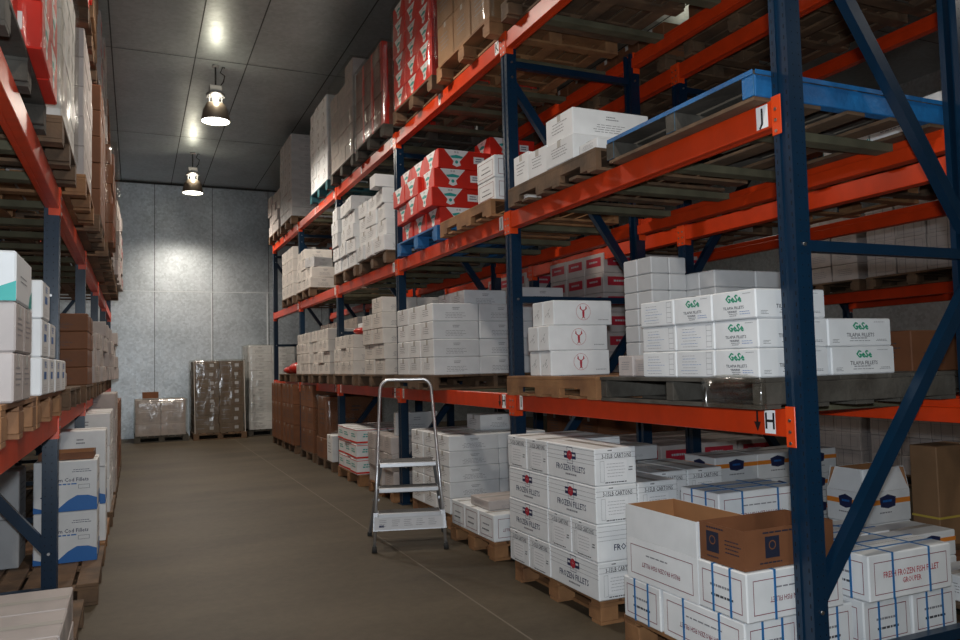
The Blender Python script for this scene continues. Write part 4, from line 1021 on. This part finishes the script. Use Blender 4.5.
# ------------------------------------------------------------------ lamps
def lamp(x, y, label, power, z=5.10, zc=ZC):
    r = empty('high_bay_lamp', (x, y, z))
    b = MB(); b.lathe([(.20, 0), (.198, .03), (.175, .16), (.13, .25), (.10, .27)], SHADE); b.lathe([(.099, .272), (.128, .252), (.172, .16), (.194, .03), (.196, 0)], mat('reflector_inside', (.8, .78, .7), .25, .9)); sh = link('lamp_shade', b.mesh('lamp_shade'), r)
    b = MB(); b.poly([(.19 * math.cos(-2 * PI * k / 28), .19 * math.sin(-2 * PI * k / 28), .012) for k in range(28)], GLOW); link('lamp_glass', b.mesh('lamp_glass'), sh)
    b = MB()
    for k in range(4): a = k * PI / 2; b.bar((.085 * math.cos(a), .085 * math.sin(a), .27), (.085 * math.cos(a), .085 * math.sin(a), .36), .014, .014, HOUS)
    b.cyl((0, 0, .27), (0, 0, .35), .035, .035, GLOW, 12); link('lamp_neck', b.mesh('lamp_neck'), r)
    b = MB(); b.cyl((0, 0, .36), (0, 0, .40), .13, .13, HOUS, 20); b.box(-.09, .09, -.07, .07, .40, .52, HOUS, .01); link('ballast_housing', b.mesh('ballast_housing'), r)
    b = MB(); H = zc - z; b.cyl((0, 0, .52), (0, 0, H - .03), .012, .012, RUBB, 8); b.cyl((0, 0, H - .03), (0, 0, H - .002), .05, .05, HOUS, 14); link('hanger', b.mesh('hanger'), r)
    b = MB(); b.tube([(.06, 0, .52), (.11, .0, .60), (.13, .03, .70), (.07, .03, .74), (.10, .02, .82), (.13, .01, H - .02)], .009, RUBB, 6); link('power_cable', b.mesh('power_cable'), r)
    tag(r, label, 'lamp')
    L = bpy.data.lights.new('lamp_light', 'SPOT'); L.energy = power * .72; L.color = (1, .90, .78); L.shadow_soft_size = .15; L.spot_size = math.radians(165); L.spot_blend = .5
    o = bpy.data.objects.new('lamp_light', L); C.objects.link(o); o.location = (x, y, z - .03)
    U = bpy.data.lights.new('lamp_uplight', 'POINT'); U.energy = power * .014; U.color = (1, .9, .7); U.shadow_soft_size = .04
    o = bpy.data.objects.new('lamp_uplight', U); C.objects.link(o); o.location = (x, y - .17, z + .33)
for (y, lb, p) in ((16.5, 'bell shaped warehouse lamp hanging near the end wall, lit', 560), (11.6, 'bell shaped warehouse lamp hanging over mid aisle, lit', 480), (6.7, 'bell shaped warehouse lamp above the ladder, out of frame', 300),
                   (1.8, 'bell shaped warehouse lamp overhead of the camera', 260), (-3.1, 'bell shaped warehouse lamp behind the camera', 260), (-8.0, 'bell shaped warehouse lamp farthest behind the camera', 260)):  # last two continue the row unseen, added for flat light from behind
    lamp(1.06, y, lb, p)
for (y, lb) in ((1.0, 'bell shaped warehouse lamp over the next aisle, near'), (8.5, 'bell shaped warehouse lamp over the next aisle, far')):
    lamp(6.9, y, lb, 120)

# camera flash, just above the lens
L = bpy.data.lights.new('camera_flash', 'AREA'); L.shape = 'RECTANGLE'; L.size = .10; L.size_y = .06; L.energy = 92; L.color = (.86, .93, 1.0)
o = bpy.data.objects.new('camera_flash', L); C.objects.link(o); o.location = (0.0, -.04, 1.64); 
o.rotation_euler = (math.radians(90 + 3.5), 0, -.4194)

# ------------------------------------------------------------------ camera
cam = bpy.data.cameras.new('camera'); co = bpy.data.objects.new('camera', cam); C.objects.link(co)
fw = Vector((.40654654, .9118397, .05716881)); R_ = Vector((.91362907, -.40584223, -.02395845)); U_ = Vector((-.00135525, -.06197131, .99807701))
M = Matrix((R_, U_, -fw)).transposed().to_4x4(); M.translation = Vector((0, 0, 1.4996)); co.matrix_world = M
cam.sensor_width = 36; cam.lens = 36 * 774.65 / 960; cam.clip_start = .02
bpy.context.scene.camera = co
w = bpy.data.worlds.new('world'); w.use_nodes = True; w.node_tree.nodes['Background'].inputs[0].default_value = (.5, .5, .52, 1); w.node_tree.nodes['Background'].inputs[1].default_value = .006
bpy.context.scene.world = w
vs = bpy.context.scene.view_settings; vs.view_transform = 'Standard'; vs.look = 'None'; vs.exposure = 0.1; vs.gamma = 1

for nm, lst in HEAPS.items():       # the smallest far cartons, too many to keep one by one
    bm = bmesh.new(); ms = []
    for me, M in lst:
        k0 = len(bm.faces); v0 = len(bm.verts); bm.from_mesh(me); bm.verts.ensure_lookup_table(); bm.faces.ensure_lookup_table()
        bmesh.ops.transform(bm, matrix=M, verts=bm.verts[v0:])
        mp = []
        for m in me.materials:
            if m not in ms: ms.append(m)
            mp.append(ms.index(m))
        for f in bm.faces[k0:]: f.material_index = mp[f.material_index]
    me = bpy.data.meshes.new('far_cartons'); bm.to_mesh(me); bm.free()
    for m in ms: me.materials.append(m)
    o = link('far_cartons', me); o['kind'] = 'stuff'; tag(o, 'many distant or mostly hidden pale cartons on the shelves of all racks', 'boxes')
for o in bpy.data.objects:
    if '_n' in o: del o['_n']
